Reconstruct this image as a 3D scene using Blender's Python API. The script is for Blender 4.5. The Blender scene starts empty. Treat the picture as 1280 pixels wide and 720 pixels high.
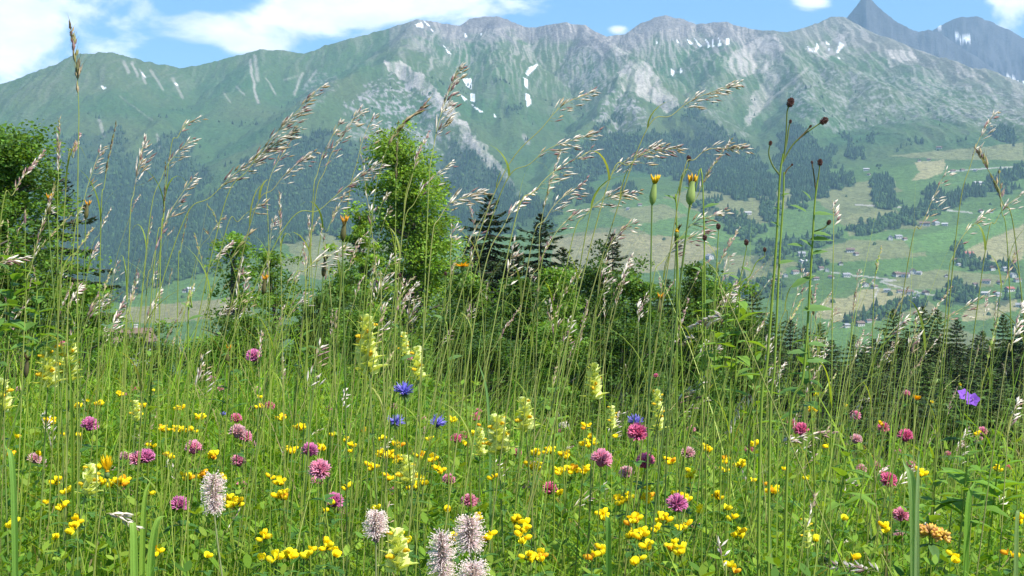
import bpy, math, random
import numpy as np
from mathutils import Vector

# ------------------------------------------------------------------ camera, sky, sun, exposure
S = bpy.context.scene
COL = S.collection
F = 1758.0                      # focal length in pixels of a 1280 wide picture
EYE = np.array([0.0, 0.0, 0.80])
PITCH = math.atan(30.0 / F)
cam_data = bpy.data.cameras.new('camera'); cam = bpy.data.objects.new('camera', cam_data); COL.objects.link(cam)
cam_data.sensor_width = 36.0; cam_data.lens = F / 1280 * 36
cam_data.clip_start = 0.05; cam_data.clip_end = 60000
cam.location = EYE; cam.rotation_euler = (math.pi / 2 - PITCH, 0, 0)
S.camera = cam

SUN_EL, SUN_AZ = math.radians(53), math.radians(126)      # azimuth clockwise from +Y (view direction)
world = bpy.data.worlds.new('World'); S.world = world; world.use_nodes = True
nt = world.node_tree; nt.nodes.clear()
def N(nt, typ, **kw):
    n = nt.nodes.new(typ)
    for k, v in kw.items():
        if k == 'i':
            for a, b in v.items(): n.inputs[a].default_value = b
        else: setattr(n, k, v)
    return n
def L(nt, a, ao, b, bi): nt.links.new(a.outputs[ao], b.inputs[bi])
def math_node(nt, op, a, b=None, clamp=False):
    n = nt.nodes.new('ShaderNodeMath'); n.operation = op; n.use_clamp = clamp
    for k, v in enumerate((a, b)):
        if v is None: continue
        if isinstance(v, (int, float)): n.inputs[k].default_value = v
        else: nt.links.new(v, n.inputs[k])
    return n.outputs[0]
sky = N(nt, 'ShaderNodeTexSky', sky_type='NISHITA', sun_disc=False, sun_elevation=SUN_EL, sun_rotation=SUN_AZ,
        altitude=1100, air_density=1.0, dust_density=0.6, ozone_density=1.6)
tc = N(nt, 'ShaderNodeTexCoord')
# clouds: cumulus sheet on a flat layer high above (direction divided by its height), broken by noise
sep = N(nt, 'ShaderNodeSeparateXYZ'); L(nt, tc, 'Generated', sep, 0)
azm = math_node(nt, 'MULTIPLY', math_node(nt, 'ARCTAN2', sep.outputs[0], sep.outputs[1]), 180 / math.pi)
elv = math_node(nt, 'MULTIPLY', math_node(nt, 'ARCSINE', sep.outputs[2]), 180 / math.pi)
comb = N(nt, 'ShaderNodeCombineXYZ'); nt.links.new(math_node(nt, 'MULTIPLY', azm, .085), comb.inputs[0]); nt.links.new(math_node(nt, 'MULTIPLY', elv, .17), comb.inputs[1])
n1 = N(nt, 'ShaderNodeTexNoise', i={'Scale': 2.2, 'Detail': 10.0, 'Roughness': 0.58, 'Distortion': 0.35}); L(nt, comb, 0, n1, 'Vector')
# cloud banks: (azimuth deg, elevation deg, half width az, half width el, strength)
BANKS = [(-19.5, 10.0, 5.2, 2.3, .30), (-14.5, 11.4, 2.6, .9, .20), (-11.9, 9.35, 1.5, .7, .20), (-10.7, 8.7, 1.0, .35, .16), (-20.5, 7.6, 2.2, 1.0, .22),
         (-6.0, 10.6, 4.4, 1.15, .34), (0.5, 11.4, 3.6, .7, .24), (8.0, 11.6, 2.2, .35, .2), (12.0, 10.4, 1.3, .8, .36),
         (4.3, 9.4, .5, .25, .25), (17.0, 10.75, 3.0, .5, .30), (19.6, 10.2, 1.1, .7, .3), (-3, 20, 14, 5, .2), (-17.3, 10.4, 1.2, .5, -.14),
         (-12.3, 10.8, 2.0, .75, -.36), (7.0, 10.6, 3.2, .55, -.22), (15.4, 10.0, 2.2, .45, -.3)]
acc = None
for (a, e, wa, we, st) in BANKS:
    dx = math_node(nt, 'DIVIDE', math_node(nt, 'SUBTRACT', azm, a), wa)
    dy = math_node(nt, 'DIVIDE', math_node(nt, 'SUBTRACT', elv, e), we)
    r2 = math_node(nt, 'ADD', math_node(nt, 'MULTIPLY', dx, dx), math_node(nt, 'MULTIPLY', dy, dy))
    g = math_node(nt, 'MULTIPLY', math_node(nt, 'EXPONENT', math_node(nt, 'MULTIPLY', r2, -0.9)), st)
    acc = g if acc is None else math_node(nt, 'ADD', acc, g)
cl = math_node(nt, 'ADD', n1.outputs['Fac'], acc)
ramp = N(nt, 'ShaderNodeMapRange', i={'From Min': 0.56, 'From Max': 0.74, 'To Min': 0.0, 'To Max': 1.0}); ramp.interpolation_type = 'SMOOTHSTEP'
nt.links.new(cl, ramp.inputs['Value'])
n2 = N(nt, 'ShaderNodeTexNoise', i={'Scale': 5.0, 'Detail': 5.0, 'Roughness': 0.6}); L(nt, comb, 0, n2, 'Vector')
ccol = N(nt, 'ShaderNodeMapRange', i={'From Min': 0.35, 'From Max': 0.62, 'To Min': 7.8, 'To Max': 10.0}); L(nt, n2, 'Fac', ccol, 'Value')
cc = N(nt, 'ShaderNodeCombineColor'); 
nt.links.new(math_node(nt, 'MULTIPLY', ccol.outputs[0], 0.965), cc.inputs[0]); nt.links.new(math_node(nt, 'MULTIPLY', ccol.outputs[0], 0.985), cc.inputs[1]); nt.links.new(ccol.outputs[0], cc.inputs[2])
mx = N(nt, 'ShaderNodeMix', data_type='RGBA'); L(nt, ramp, 0, mx, 'Factor'); hs = N(nt, 'ShaderNodeHueSaturation', i={'Saturation': 1.38}); L(nt, sky, 0, hs, 'Color'); L(nt, hs, 0, mx, 'A'); L(nt, cc, 0, mx, 'B')
bg = N(nt, 'ShaderNodeBackground', i={'Strength': 0.092}); out = N(nt, 'ShaderNodeOutputWorld')
L(nt, mx, 'Result', bg, 'Color'); L(nt, bg, 0, out, 'Surface')

sd = bpy.data.lights.new('sun', 'SUN'); sd.energy = 4.4; sd.angle = math.radians(0.5); sd.color = (1.0, 0.955, 0.88)
sun = bpy.data.objects.new('sun', sd); COL.objects.link(sun)
SUNV = Vector((math.sin(SUN_AZ) * math.cos(SUN_EL), math.cos(SUN_AZ) * math.cos(SUN_EL), math.sin(SUN_EL)))
sun.rotation_euler = SUNV.to_track_quat('Z', 'Y').to_euler(); sun.location = SUNV * 50
S.view_settings.view_transform = 'Standard'; S.view_settings.look = 'None'; S.view_settings.gamma = 1.0
S.view_settings.exposure = 1.02
S.render.engine = 'CYCLES'
cy = S.cycles
cy.max_bounces = 6; cy.diffuse_bounces = 3; cy.glossy_bounces = 1; cy.transmission_bounces = 3; cy.volume_bounces = 1; cy.transparent_max_bounces = 4
cy.use_denoising = True; cy.denoiser = 'OPENIMAGEDENOISE'; cy.denoising_input_passes = 'RGB_ALBEDO_NORMAL'
cy.sample_clamp_indirect = 4.0; cy.volume_max_steps = 64; cy.caustics_reflective = False; cy.caustics_refractive = False

# ------------------------------------------------------------------ helpers
RNG = np.random.default_rng(7)
def ray(px, py):
    X = (px - 640.0) / F; Z = (360.0 - py) / F; c, s = math.cos(PITCH), math.sin(PITCH)
    return np.array([X, c + s * Z, -s + c * Z])
def at(px, py, Y):
    r = ray(px, py); return EYE + r * (Y / r[1])
def at_d(px, py, D):                       # horizontal distance D
    r = ray(px, py); return EYE + r * (D / math.hypot(r[0], r[1]))
def proj(P):
    P = np.asarray(P, float); v = P - EYE; c, s = math.cos(PITCH), math.sin(PITCH)
    fy = v[..., 1] * c - v[..., 2] * s; uz = v[..., 1] * s + v[..., 2] * c
    return 640 + F * v[..., 0] / fy, 360 - F * uz / fy
def tag(o, label=None, cat=None, group=None, kind=None):
    if label: o['label'] = label
    if cat: o['category'] = cat
    if group: o['group'] = group
    if kind: o['kind'] = kind
    return o
def make_mesh(name, verts, faces, mats, mat_idx=None, colors=None, smooth=True, attrs=None):
    """verts (n,3); faces: list of arrays, each (k,m) with the same m; colors (n,3) linear per vertex"""
    me = bpy.data.meshes.new(name)
    verts = np.ascontiguousarray(verts, np.float32)
    if isinstance(faces, np.ndarray): faces = [faces]
    faces = [np.asarray(f, np.int32) for f in faces if len(f)]
    me.vertices.add(len(verts)); me.vertices.foreach_set('co', verts.ravel())
    nl = sum(f.size for f in faces); nf = sum(len(f) for f in faces)
    me.loops.add(nl); me.polygons.add(nf)
    me.loops.foreach_set('vertex_index', np.concatenate([f.ravel() for f in faces]))
    tot = np.concatenate([np.full(len(f), f.shape[1], np.int32) for f in faces])
    me.polygons.foreach_set('loop_start', np.concatenate([[0], np.cumsum(tot)[:-1]]).astype(np.int32))
    try: me.polygons.foreach_set('loop_total', tot)
    except Exception: pass
    if mat_idx is not None: me.polygons.foreach_set('material_index', np.asarray(mat_idx, np.int32))
    me.polygons.foreach_set('use_smooth', np.full(nf, smooth))
    for m in (mats if isinstance(mats, (list, tuple)) else [mats]): me.materials.append(m)
    if colors is not None:
        c = np.ones((len(verts), 4), np.float32); c[:, :3] = colors
        a = me.color_attributes.new('tint', 'FLOAT_COLOR', 'POINT'); a.data.foreach_set('color', c.ravel())
    for k, v in (attrs or {}).items():
        a = me.attributes.new(k, 'FLOAT', 'POINT'); a.data.foreach_set('value', np.asarray(v, np.float32))
    me.update(calc_edges=True)
    return me
def link(name, me, parent=None, loc=None):
    o = bpy.data.objects.new(name, me); COL.objects.link(o)
    if parent is not None: o.parent = parent
    if loc is not None: o.location = loc
    return o
def empty(name, loc=(0, 0, 0)):
    o = bpy.data.objects.new(name, None); COL.objects.link(o); o.location = loc; o.empty_display_size = .05
    return o

# value/gradient noise ------------------------------------------------
_P = np.random.default_rng(11).permutation(512)
_P = np.concatenate([_P, _P])
_ang = np.random.default_rng(12).random(512) * 2 * np.pi; _GX, _GY = np.cos(_ang), np.sin(_ang)
def pnoise(x, y):
    xi = np.floor(x).astype(int); yi = np.floor(y).astype(int); xf = x - xi; yf = y - yi
    u = xf * xf * xf * (xf * (xf * 6 - 15) + 10); v = yf * yf * yf * (yf * (yf * 6 - 15) + 10)
    def g(ix, iy, dx, dy):
        h = _P[(_P[ix & 511] + iy) & 511]; return _GX[h] * dx + _GY[h] * dy
    a = g(xi, yi, xf, yf); b = g(xi + 1, yi, xf - 1, yf); c = g(xi, yi + 1, xf, yf - 1); d = g(xi + 1, yi + 1, xf - 1, yf - 1)
    return (a + u * (b - a) + v * ((c + u * (d - c)) - (a + u * (b - a)))) * 1.5
def fbm(x, y, o=4, r=.5):
    s = 0; a = 1; t = 0
    for k in range(o):
        s = s + a * pnoise(x + 17.3 * k, y - 9.1 * k); t += a; a *= r; x = x * 2.03; y = y * 2.03
    return s / t
def ridged(x, y, o=4, r=.5):
    s = 0; a = 1; t = 0
    for k in range(o):
        s = s + a * (1 - np.abs(pnoise(x + 7.3 * k, y + 3.1 * k)) * 1.6); t += a; a *= r; x = x * 2.03; y = y * 2.03
    return s / t
def sstep(a, b, x):
    t = np.clip((x - a) / (b - a), 0, 1); return t * t * (3 - 2 * t)
def in_poly(px, py, poly, soft=0, warp=0):
    """inside mask of a polygon; polygon is a list of points"""
    if warp:
        px = px + warp * pnoise(px / 14., py / 9.) + warp * .5 * pnoise(px / 5. + 9, py / 4.); py = py + warp * .6 * pnoise(px / 14. + 31, py / 9. + 5)
    ins = np.zeros(px.shape, bool); n = len(poly)
    for i in range(n):
        x0, y0 = poly[i]; x1, y1 = poly[(i + 1) % n]
        if y0 == y1: continue
        c = ((y0 > py) != (y1 > py)) & (px < (x1 - x0) * (py - y0) / (y1 - y0) + x0)
        ins ^= c
    return ins

# ------------------------------------------------------------------ terrain height field (world metres, whole place)
TX = np.array([-900, -300, 0, 150, 400, 600, 700, 800, 1000, 1150, 1280, 1600, 2200.])
TD = np.array([1150, 1500, 2200, 2700, 3200, 3700, 4200, 4700, 5200, 5700, 6300, 7200, 9500.])
TAB = np.array([
 [600, 560, 450, 430, 400, 340, 270, 230, 200, 180, 230, 300, 330],
 [600, 560, 450, 430, 400, 335, 265, 220, 185, 150, 210, 300, 330],
 [600, 560, 440, 410, 385, 310, 250, 205, 160, 125, 190, 300, 330],
 [600, 560, 435, 398, 368, 315, 250, 195, 150, 100, 170, 300, 330],
 [600, 560, 430, 372, 300, 275, 228, 185, 140, 95, 150, 300, 330],
 [600, 560, 430, 362, 300, 262, 225, 185, 140, 80, 140, 300, 330],
 [600, 560, 430, 352, 280, 245, 207, 172, 132, 75, 130, 300, 330],
 [600, 560, 430, 342, 265, 230, 198, 165, 125, 75, 130, 300, 330],
 [600, 560, 435, 345, 268, 218, 183, 150, 112, 80, 120, 290, 330],
 [600, 560, 440, 350, 270, 212, 172, 138, 108, 88, 120, 290, 330],
 [600, 560, 445, 360, 277, 212, 168, 142, 127, 115, 140, 290, 330],
 [600, 560, 450, 370, 300, 250, 215, 195, 188, 180, 220, 300, 330],
 [600, 560, 450, 400, 350, 300, 270, 250, 240, 235, 260, 300, 330]], float)
TAB[3:9, 7] += 24; TAB[3:9, 8] += 30; TAB[3:9, 9] += 14; TAB[4:8, 6] += 12
def catmull_axis(tab, xs, q):
    i = np.clip(np.searchsorted(xs, q) - 1, 0, len(xs) - 2)
    t = np.clip((q - xs[i]) / (xs[i + 1] - xs[i]), 0, 1)
    return i, t
def base_py(px, d):
    i, t = catmull_axis(TAB, TX, px); j, s = catmull_axis(TAB, TD, d)
    t = t * t * (3 - 2 * t) * .6 + t * .4
    a = TAB[i, j] * (1 - t) + TAB[i + 1, j] * t; b = TAB[i, j + 1] * (1 - t) + TAB[i + 1, j + 1] * t
    # hermite-like smoothing along distance
    jm = np.clip(j - 1, 0, len(TD) - 1); jp = np.clip(j + 2, 0, len(TD) - 1)
    am = TAB[i, jm] * (1 - t) + TAB[i + 1, jm] * t; bp = TAB[i, jp] * (1 - t) + TAB[i + 1, jp] * t
    m0 = (b - am) * .5; m1 = (bp - a) * .5; s2 = s * s; s3 = s2 * s
    return (2 * s3 - 3 * s2 + 1) * a + (s3 - 2 * s2 + s) * m0 + (-2 * s3 + 3 * s2) * b + (s3 - s2) * m1
# ridges: list of (px, py, distance); k = flank steepness
RIDGES = [
 ([(-420, 230, 5000), (-200, 185, 5150), (-60, 147, 5300), (0, 121, 5300), (60, 95, 5350), (85, 80, 5350), (103, 66, 5350), (118, 64, 5350), (140, 66, 5400), (180, 76, 5500), (225, 84, 5600), (270, 76, 5650), (300, 68, 5650), (330, 60, 5650), (350, 62, 5650),
   (380, 66, 5650), (410, 56, 5700), (440, 47, 5700), (470, 39, 5750), (500, 30, 5750), (523, 23, 5750), (545, 27, 5800), (566, 31, 5850), (584, 32, 5900)], .62),
 ([(584, 32, 5900), (590, 22, 5900), (606, 20, 5900), (622, 19, 5900), (632, 23, 5900), (641, 27, 5900), (655, 32, 5900), (672, 33, 5900), (690, 30, 5850), (707, 27, 5800), (716, 30, 5800), (728, 30, 5800), (738, 38, 5850), (755, 43, 5900), (775, 43, 5950), (794, 41, 5950),
   (805, 27, 5950), (820, 21, 5950), (832, 19, 5950), (850, 23, 5950), (870, 30, 5950), (890, 27, 5900), (907, 27, 5900), (930, 33, 5850), (948, 37, 5800), (964, 37, 5750), (980, 39, 5800), (1000, 36, 5900),
   (1022, 28, 6000), (1040, 20, 6050), (1052, 20, 6050), (1062, 30, 6000)], .75),
 ([(1062, 30, 6000), (1080, 38, 5900), (1105, 45, 5800), (1140, 60, 5700), (1180, 72, 5500), (1225, 85, 5300), (1260, 99, 5200), (1300, 112, 5100), (1400, 150, 5000), (1700, 200, 4900)], .50),
 ([(523, 23, 5750), (505, 50, 5350), (494, 73, 5050), (465, 80, 4950), (430, 98, 4800), (395, 125, 4550), (350, 165, 4300), (300, 205, 4050), (262, 240, 3850), (225, 275, 3650)], .60),
 ([(494, 73, 5050), (525, 92, 4850), (560, 128, 4650), (590, 160, 4450), (620, 190, 4250), (648, 222, 4050), (668, 248, 3850)], .80),
 ([(118, 64, 5350), (150, 110, 5050), (200, 150, 4700)], .45),
 ([(330, 60, 5650), (300, 110, 5200), (262, 150, 4850), (220, 190, 4500), (180, 230, 4200)], .42),
 ([(728, 30, 5800), (748, 48, 5500), (775, 62, 5300), (798, 72, 5150), (780, 95, 4950), (764, 117, 4750), (735, 155, 4450), (708, 195, 4150), (690, 232, 3900)], .80),
 ([(798, 72, 5150), (822, 100, 4950), (846, 135, 4650), (880, 158, 4450), (915, 180, 4250), (945, 205, 4050), (972, 235, 3800)], .72),
 ([(798, 72, 5150), (800, 120, 4700), (795, 160, 4350)], .70),
 ([(964, 37, 5750), (985, 62, 5400), (1003, 95, 5000), (1012, 135, 4600), (1010, 170, 4300), (1002, 200, 4000)], .70),
 ([(964, 37, 5750), (1000, 52, 5600), (1030, 68, 5450), (1060, 84, 5250), (1100, 105, 5000)], .55),
 ([(1052, 20, 6050), (1070, 50, 5800), (1095, 68, 5600), (1140, 80, 5400)], .55),
 ([(620, 19, 5900), (625, 60, 5450), (630, 100, 5000), (640, 140, 4700)], .55),
 ([(907, 27, 5900), (905, 60, 5500), (890, 100, 5050), (880, 140, 4650)], .55),
 ([(-40, 425, 2100), (150, 372, 2900), (250, 338, 3000), (330, 312, 3050), (400, 290, 3100), (450, 285, 3150), (560, 290, 3150)], .22),
]
RSEG = []
for pts, k in RIDGES:
    P = [at_d(*p) for p in pts]
    for a, b in zip(P[:-1], P[1:]): RSEG.append((a, b, k))
def near_height(x, y, d):
    c = 4.5 - .9 * sstep(-.15, .12, x / (np.abs(y) + .5)) * (y > 0)
    z = -0.25 * np.maximum(d - c, 0) * sstep(c - .4, c + 2.6, d)
    z = np.where(y < 0, np.abs(y) * 0.05, z)
    z2 = -54.1 - (d - 220) * .32
    z = np.where(d > 220, z2, z)
    return z
def height(x, y):
    d = np.hypot(x, y); az = np.arctan2(x, y); px = 640 + F * np.tan(np.clip(az, -1.2, 1.2)) / math.cos(PITCH)
    py = base_py(px, d)
    # horizontal-distance form of the same ray
    X = (px - 640) / F; Z = (360 - py) / F; c, s = math.cos(PITCH), math.sin(PITCH)
    rx, ry, rz = X, c + s * Z, -s + c * Z
    zb = EYE[2] + d * rz / np.hypot(rx, ry)
    far = sstep(3000, 4200, d)
    zb = zb + fbm(x / 700, y / 700, 3) * (10 + 25 * far)
    zr = np.full(x.shape, -1e9)
    wa = far * (60 - 52 * sstep(5000, 5550, d)); wx = x + fbm(x / 260, y / 260, 3) * wa; wy = y + fbm(x / 260 + 40, y / 260 + 7, 3) * wa
    for a, b, k in RSEG:
        ab = b[:2] - a[:2]; l2 = ab @ ab
        t = np.clip(((wx - a[0]) * ab[0] + (wy - a[1]) * ab[1]) / l2, 0, 1)
        dd = np.hypot(wx - a[0] - t * ab[0], wy - a[1] - t * ab[1])
        h = a[2] + t * (b[2] - a[2]) - k * np.maximum(dd - 12, 0)
        zr = np.maximum(zr, h)
    diff = zr - zb; w = 22.0
    zm = np.maximum(zb, zr) + np.where(np.abs(diff) < w, (w - np.abs(diff)) ** 2 / (4 * w), 0)
    # gullies and ribs that run down the slope towards the valley
    rib = ridged(x / 115 + .6 * pnoise(x / 400, y / 400), y / 900, 4, .55) - .55
    depth = np.clip((zm - zr) / 60 , 0, 1)
    am = sstep(3300, 4600, d) * (.35 + .65 * sstep(-30, 60, zm - 260))
    zm = zm + rib * 25 * am * (0.25 + .75 * np.clip((zm - zr + 40) / 90, 0, 1)) * (1 - .75 * sstep(5450, 5700, d)) - 5 * am
    zm = zm + (ridged(x / 60, y / 110, 4, .6) - .5) * 8 * am * (1 - .5 * sstep(5500, 5750, d))
    zm = zm + fbm(x / 45, y / 45, 3) * 2.5 * sstep(2000, 3000, d)
    zn = near_height(x, y, d)
    w2 = sstep(700, 1500, d)
    return zn * (1 - w2) + zm * w2 + fbm(x / 60, y / 60, 3) * 3 * sstep(40, 200, d) + fbm(x / 1.7, y / 1.7, 2) * .025 * (1 - sstep(10, 30, d))

az_in = np.linspace(-21.2, 21.2, 930); az_out = np.linspace(22, 36, 40)
AZ = np.radians(np.concatenate([-az_out[::-1], az_in, az_out]))
DD = np.concatenate([np.geomspace(300, 1500, 40), np.linspace(1510, 6400, 560), np.geomspace(6450, 9500, 26)])
A2, D2 = np.meshgrid(AZ, DD, indexing='ij')
X2, Y2 = D2 * np.sin(A2), D2 * np.cos(A2)
Z2 = height(X2, Y2)
PX2, PY2 = proj(np.stack([X2, Y2, Z2], -1))
SL2 = (Z2 - EYE[2]) / D2
def hit(px, py, dmin=1600):
    r = ray(px, py); az = math.atan2(r[0], r[1]); sl = r[2] / math.hypot(r[0], r[1])
    i = int(np.clip(np.searchsorted(AZ, az), 1, len(AZ) - 1))
    j0 = np.searchsorted(DD, dmin); col = SL2[i]
    ok = np.nonzero(col[j0:] >= sl)[0]
    if not len(ok): return None
    j = j0 + ok[0]
    if j > j0:
        s0, s1 = col[j - 1], col[j]; t = (sl - s0) / max(s1 - s0, 1e-9); d = DD[j - 1] + t * (DD[j] - DD[j - 1])
    else: d = DD[j]
    return EYE + r * (d / math.hypot(r[0], r[1]))

# --- ground colour of the valley and the massif
def lin(h):
    c = np.array([int(h[i:i + 2], 16) for i in (0, 2, 4)]) / 255.; return np.where(c <= .04045, c / 12.92, ((c + .055) / 1.055) ** 2.4)
G_ALP = np.array([.046, .108, .030]); G_ALP2 = np.array([.078, .116, .040]); G_MEAD = np.array([.088, .165, .038])
HAYC = np.array([.31, .28, .135]); HAY2 = np.array([.19, .20, .085]); ROCK = np.array([.27, .255, .25]); SCREE = np.array([.37, .34, .30]); SNOW = np.array([.86, .88, .90]); DKROCK = np.array([.13, .125, .125])
sh = X2.shape
n_big = fbm(X2 / 420, Y2 / 420, 4); n_mid = fbm(X2 / 90 + 5, Y2 / 90, 4); n_rib = fbm(X2 / 21 + 1.2 * pnoise(X2 / 160, Y2 / 160), Y2 / 420, 4, .6); n_fine = fbm(X2 / 16 + 9, Y2 / 26, 3, .7)
def mixc(c, t, col): return c * (1 - t[..., None]) + col * t[..., None]
col2 = np.broadcast_to(G_ALP, sh + (3,)).copy()
col2 = mixc(col2, np.clip(.5 + n_big * 1.4, 0, 1), G_ALP2)
valley = 1 - sstep(3500, 4200, D2)
# field parcels in the valley: cells with their own green or hay tone
rs = np.random.default_rng(5); cs = rs.uniform([-1700, 1700], [1700, 4300], (240, 2)); ctone = rs.random(240); ccol_ = rs.random(240)
wxx = X2 + 30 * pnoise(X2 / 120, Y2 / 120); wyy = Y2 + 40 * pnoise(X2 / 160 + 4, Y2 / 160)
best = np.full(sh, 1e18); idx = np.zeros(sh, int)
m = D2 < 4400
bx, by = wxx[m], wyy[m]; bb = np.full(bx.shape, 1e18); bi = np.zeros(bx.shape, int)
for k in range(240):
    q = (bx - cs[k, 0]) ** 2 + ((by - cs[k, 1]) * .8) ** 2; u = q < bb; bb = np.where(u, q, bb); bi = np.where(u, k, bi)
idx[m] = bi
parcel = np.where((ctone[idx] > .84)[..., None], HAY2, G_MEAD * (0.8 + .4 * ccol_[idx])[..., None])
parcel = mixc(parcel, np.clip(.35 + n_big * .8, 0, 1) * .6, G_ALP2)
col2 = mixc(col2, valley, 0) + parcel * valley[..., None]
FIELDS = [  # outlines of the mown or pale parcels on the far slope
 (HAYC, [(1142, 203), (1182, 199), (1180, 215), (1162, 223), (1138, 226), (1150, 214)]), (HAY2, [(1110, 195), (1280, 178), (1280, 200), (1190, 200)]),
 (HAYC, [(1200, 318), (1230, 300), (1280, 275), (1280, 325), (1215, 328)]), (HAY2, [(1105, 350), (1170, 336), (1262, 345), (1240, 358), (1160, 362), (1110, 360)]),
 (HAYC, [(1030, 375), (1060, 362), (1100, 360), (1145, 366), (1100, 392), (1050, 402), (1020, 396)]), (HAYC, [(1200, 396), (1215, 382), (1270, 374), (1275, 386), (1230, 400), (1205, 402)]),
 (HAY2, [(905, 320), (965, 318), (1000, 330), (960, 350), (905, 352)]), (HAY2, [(1020, 315), (1060, 300), (1150, 300), (1160, 320), (1080, 326), (1030, 330)]),
 (HAYC * .85, [(690, 300), (760, 290), (850, 296), (900, 310), (860, 335), (760, 345), (690, 350)]), (HAY2, [(760, 262), (830, 255), (860, 270), (800, 280)]),
 (HAY2, [(1060, 268), (1120, 262), (1130, 285), (1060, 296)]), (HAYC * .8, [(155, 385), (290, 372), (320, 392), (200, 405), (150, 402)]),
 (HAY2, [(330, 330), (430, 300), (450, 330), (400, 350)]), (G_MEAD * 1.25, [(1130, 300), (1190, 285), (1250, 262), (1280, 262), (1280, 280), (1205, 312), (1140, 316)]),
 (G_MEAD * 1.2, [(1030, 412), (1150, 392), (1190, 400), (1150, 430), (1020, 440)]), (G_MEAD * .9, [(980, 335), (1080, 325), (1110, 345), (1060, 372), (1000, 372)])]
for c, poly in FIELDS:
    col2 = mixc(col2, (in_poly(PX2, PY2, poly, warp=2.0) & (D2 < 4500)).astype(float) * .9, c)
ROADS = [((1040, 341), (1120, 350), (1100, 352), (1150, 366), (1190, 372)), ((1090, 352), (1098, 362), (1093, 372)), ((1190, 214), (1240, 210), (1280, 208)), ((1070, 256), (1180, 262), (1215, 266))]
for line in ROADS:
    for (x0, y0), (x1, y1) in zip(line[:-1], line[1:]):
        t = np.clip(((PX2 - x0) * (x1 - x0) + (PY2 - y0) * (y1 - y0)) / ((x1 - x0) ** 2 + (y1 - y0) ** 2), 0, 1)
        dd = np.hypot(PX2 - x0 - t * (x1 - x0), (PY2 - y0 - t * (y1 - y0)) * 1.3)
        col2 = mixc(col2, ((dd < 1.1) & (D2 < 4500)) * .8, np.array([.42, .40, .36]))
# rock near the crest and on the cliffs
gx = np.gradient(Z2, axis=1) / np.gradient(D2, axis=1)
hi = sstep(3900, 4700, D2) * (D2 < 6600)
crest = np.interp(PX2, [0, 115, 330, 523, 620, 710, 755, 830, 905, 964, 1045, 1160, 1280], [120, 64, 60, 23, 19, 27, 43, 20, 27, 38, 20, 65, 105])
below = PY2 - crest
streak = np.clip((n_rib - .05) * 6.0, 0, 1)
zone = np.interp(PX2, [0, 430, 500, 540, 930, 980, 1050, 1130, 1280], [.25, .3, .55, 1, 1, .6, .7, .7, .5])
r1 = hi * zone * streak * (1 - sstep(30, 80, below + 20 * n_mid))
r0 = hi * (zone > .5) * zone * (1 - sstep(14, 46, below + 26 * n_mid)) * .85
col2 = mixc(col2, np.clip(r0, 0, 1), ROCK * np.array([.66, .62, .66]))  # crest rock darkened to purple-grey, its weaker light put into the colour
col2 = mixc(col2, np.clip(r1 * .5, 0, 1), SCREE)
fs = np.clip((fbm(X2 / 10.5 + .8 * pnoise(X2 / 90, Y2 / 90), Y2 / 330, 3, .6) - .12) * 7, 0, 1)
col2 = mixc(col2, hi * zone * fs * (1 - sstep(50, 125, below + 25 * n_mid)) * .5 * sstep(470, 540, PX2), SCREE)
faint = hi * streak * (1 - sstep(60, 170, below)) * .22 * sstep(560, 640, PX2)
col2 = mixc(col2, faint, SCREE)
speck = np.clip((n_fine + .35 * n_mid) * 5.0 - .05, 0, 1)
CLIFFS = [(.9, [(430, 130), (470, 100), (500, 88), (560, 128), (610, 190), (600, 240), (560, 225), (500, 190), (440, 175)]), (.9, [(742, 150), (765, 115), (790, 118), (812, 150), (790, 168), (750, 165)]),
          (.75, [(700, 70), (740, 58), (760, 85), (752, 108), (715, 112), (698, 95)]), (.6, [(985, 95), (1030, 85), (1110, 92), (1280, 118), (1280, 160), (1150, 150), (1040, 165), (990, 140)]),
          (.55, [(855, 132), (885, 130), (935, 165), (900, 185), (868, 165)]), (.5, [(390, 90), (430, 95), (400, 130), (360, 160)]), (.45, [(1180, 130), (1280, 140), (1280, 175), (1240, 168)])]
for s_, poly in CLIFFS:
    col2 = mixc(col2, in_poly(PX2, PY2, poly, warp=9) * hi * speck * s_, ROCK * 1.1)
SCREES = [(.9, [(478, 76), (500, 75), (530, 98), (565, 130), (590, 165), (570, 155), (530, 120), (495, 95)]), (.85, [(770, 92), (796, 72), (812, 80), (850, 132), (835, 140), (800, 120), (780, 112)]), (.9, [(750, 55), (765, 52), (790, 66), (770, 72)]),
          (.85, [(915, 66), (945, 48), (972, 40), (978, 62), (960, 90), (925, 96), (908, 88)]), (.6, [(975, 70), (985, 90), (950, 140), (930, 165), (940, 120)]), (.8, [(1105, 60), (1140, 64), (1155, 80), (1130, 78), (1112, 86)]), (.7, [(1188, 76), (1220, 92), (1235, 100), (1205, 96)]),
          (.75, [(1005, 62), (1060, 40), (1055, 60), (1030, 75)]), (.5, [(1160, 72), (1175, 85), (1185, 110), (1168, 100)]), (.6, [(575, 168), (600, 175), (640, 222), (625, 225)]), (.5, [(555, 132), (600, 180), (655, 245), (650, 252), (600, 200)])]
for s_, poly in SCREES:
    col2 = mixc(col2, in_poly(PX2, PY2, poly, warp=5) * (D2 < 6600) * (D2 > 3600) * s_ * np.clip(.75 + n_rib * 2.0, .3, 1), SCREE * 1.1)
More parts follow.
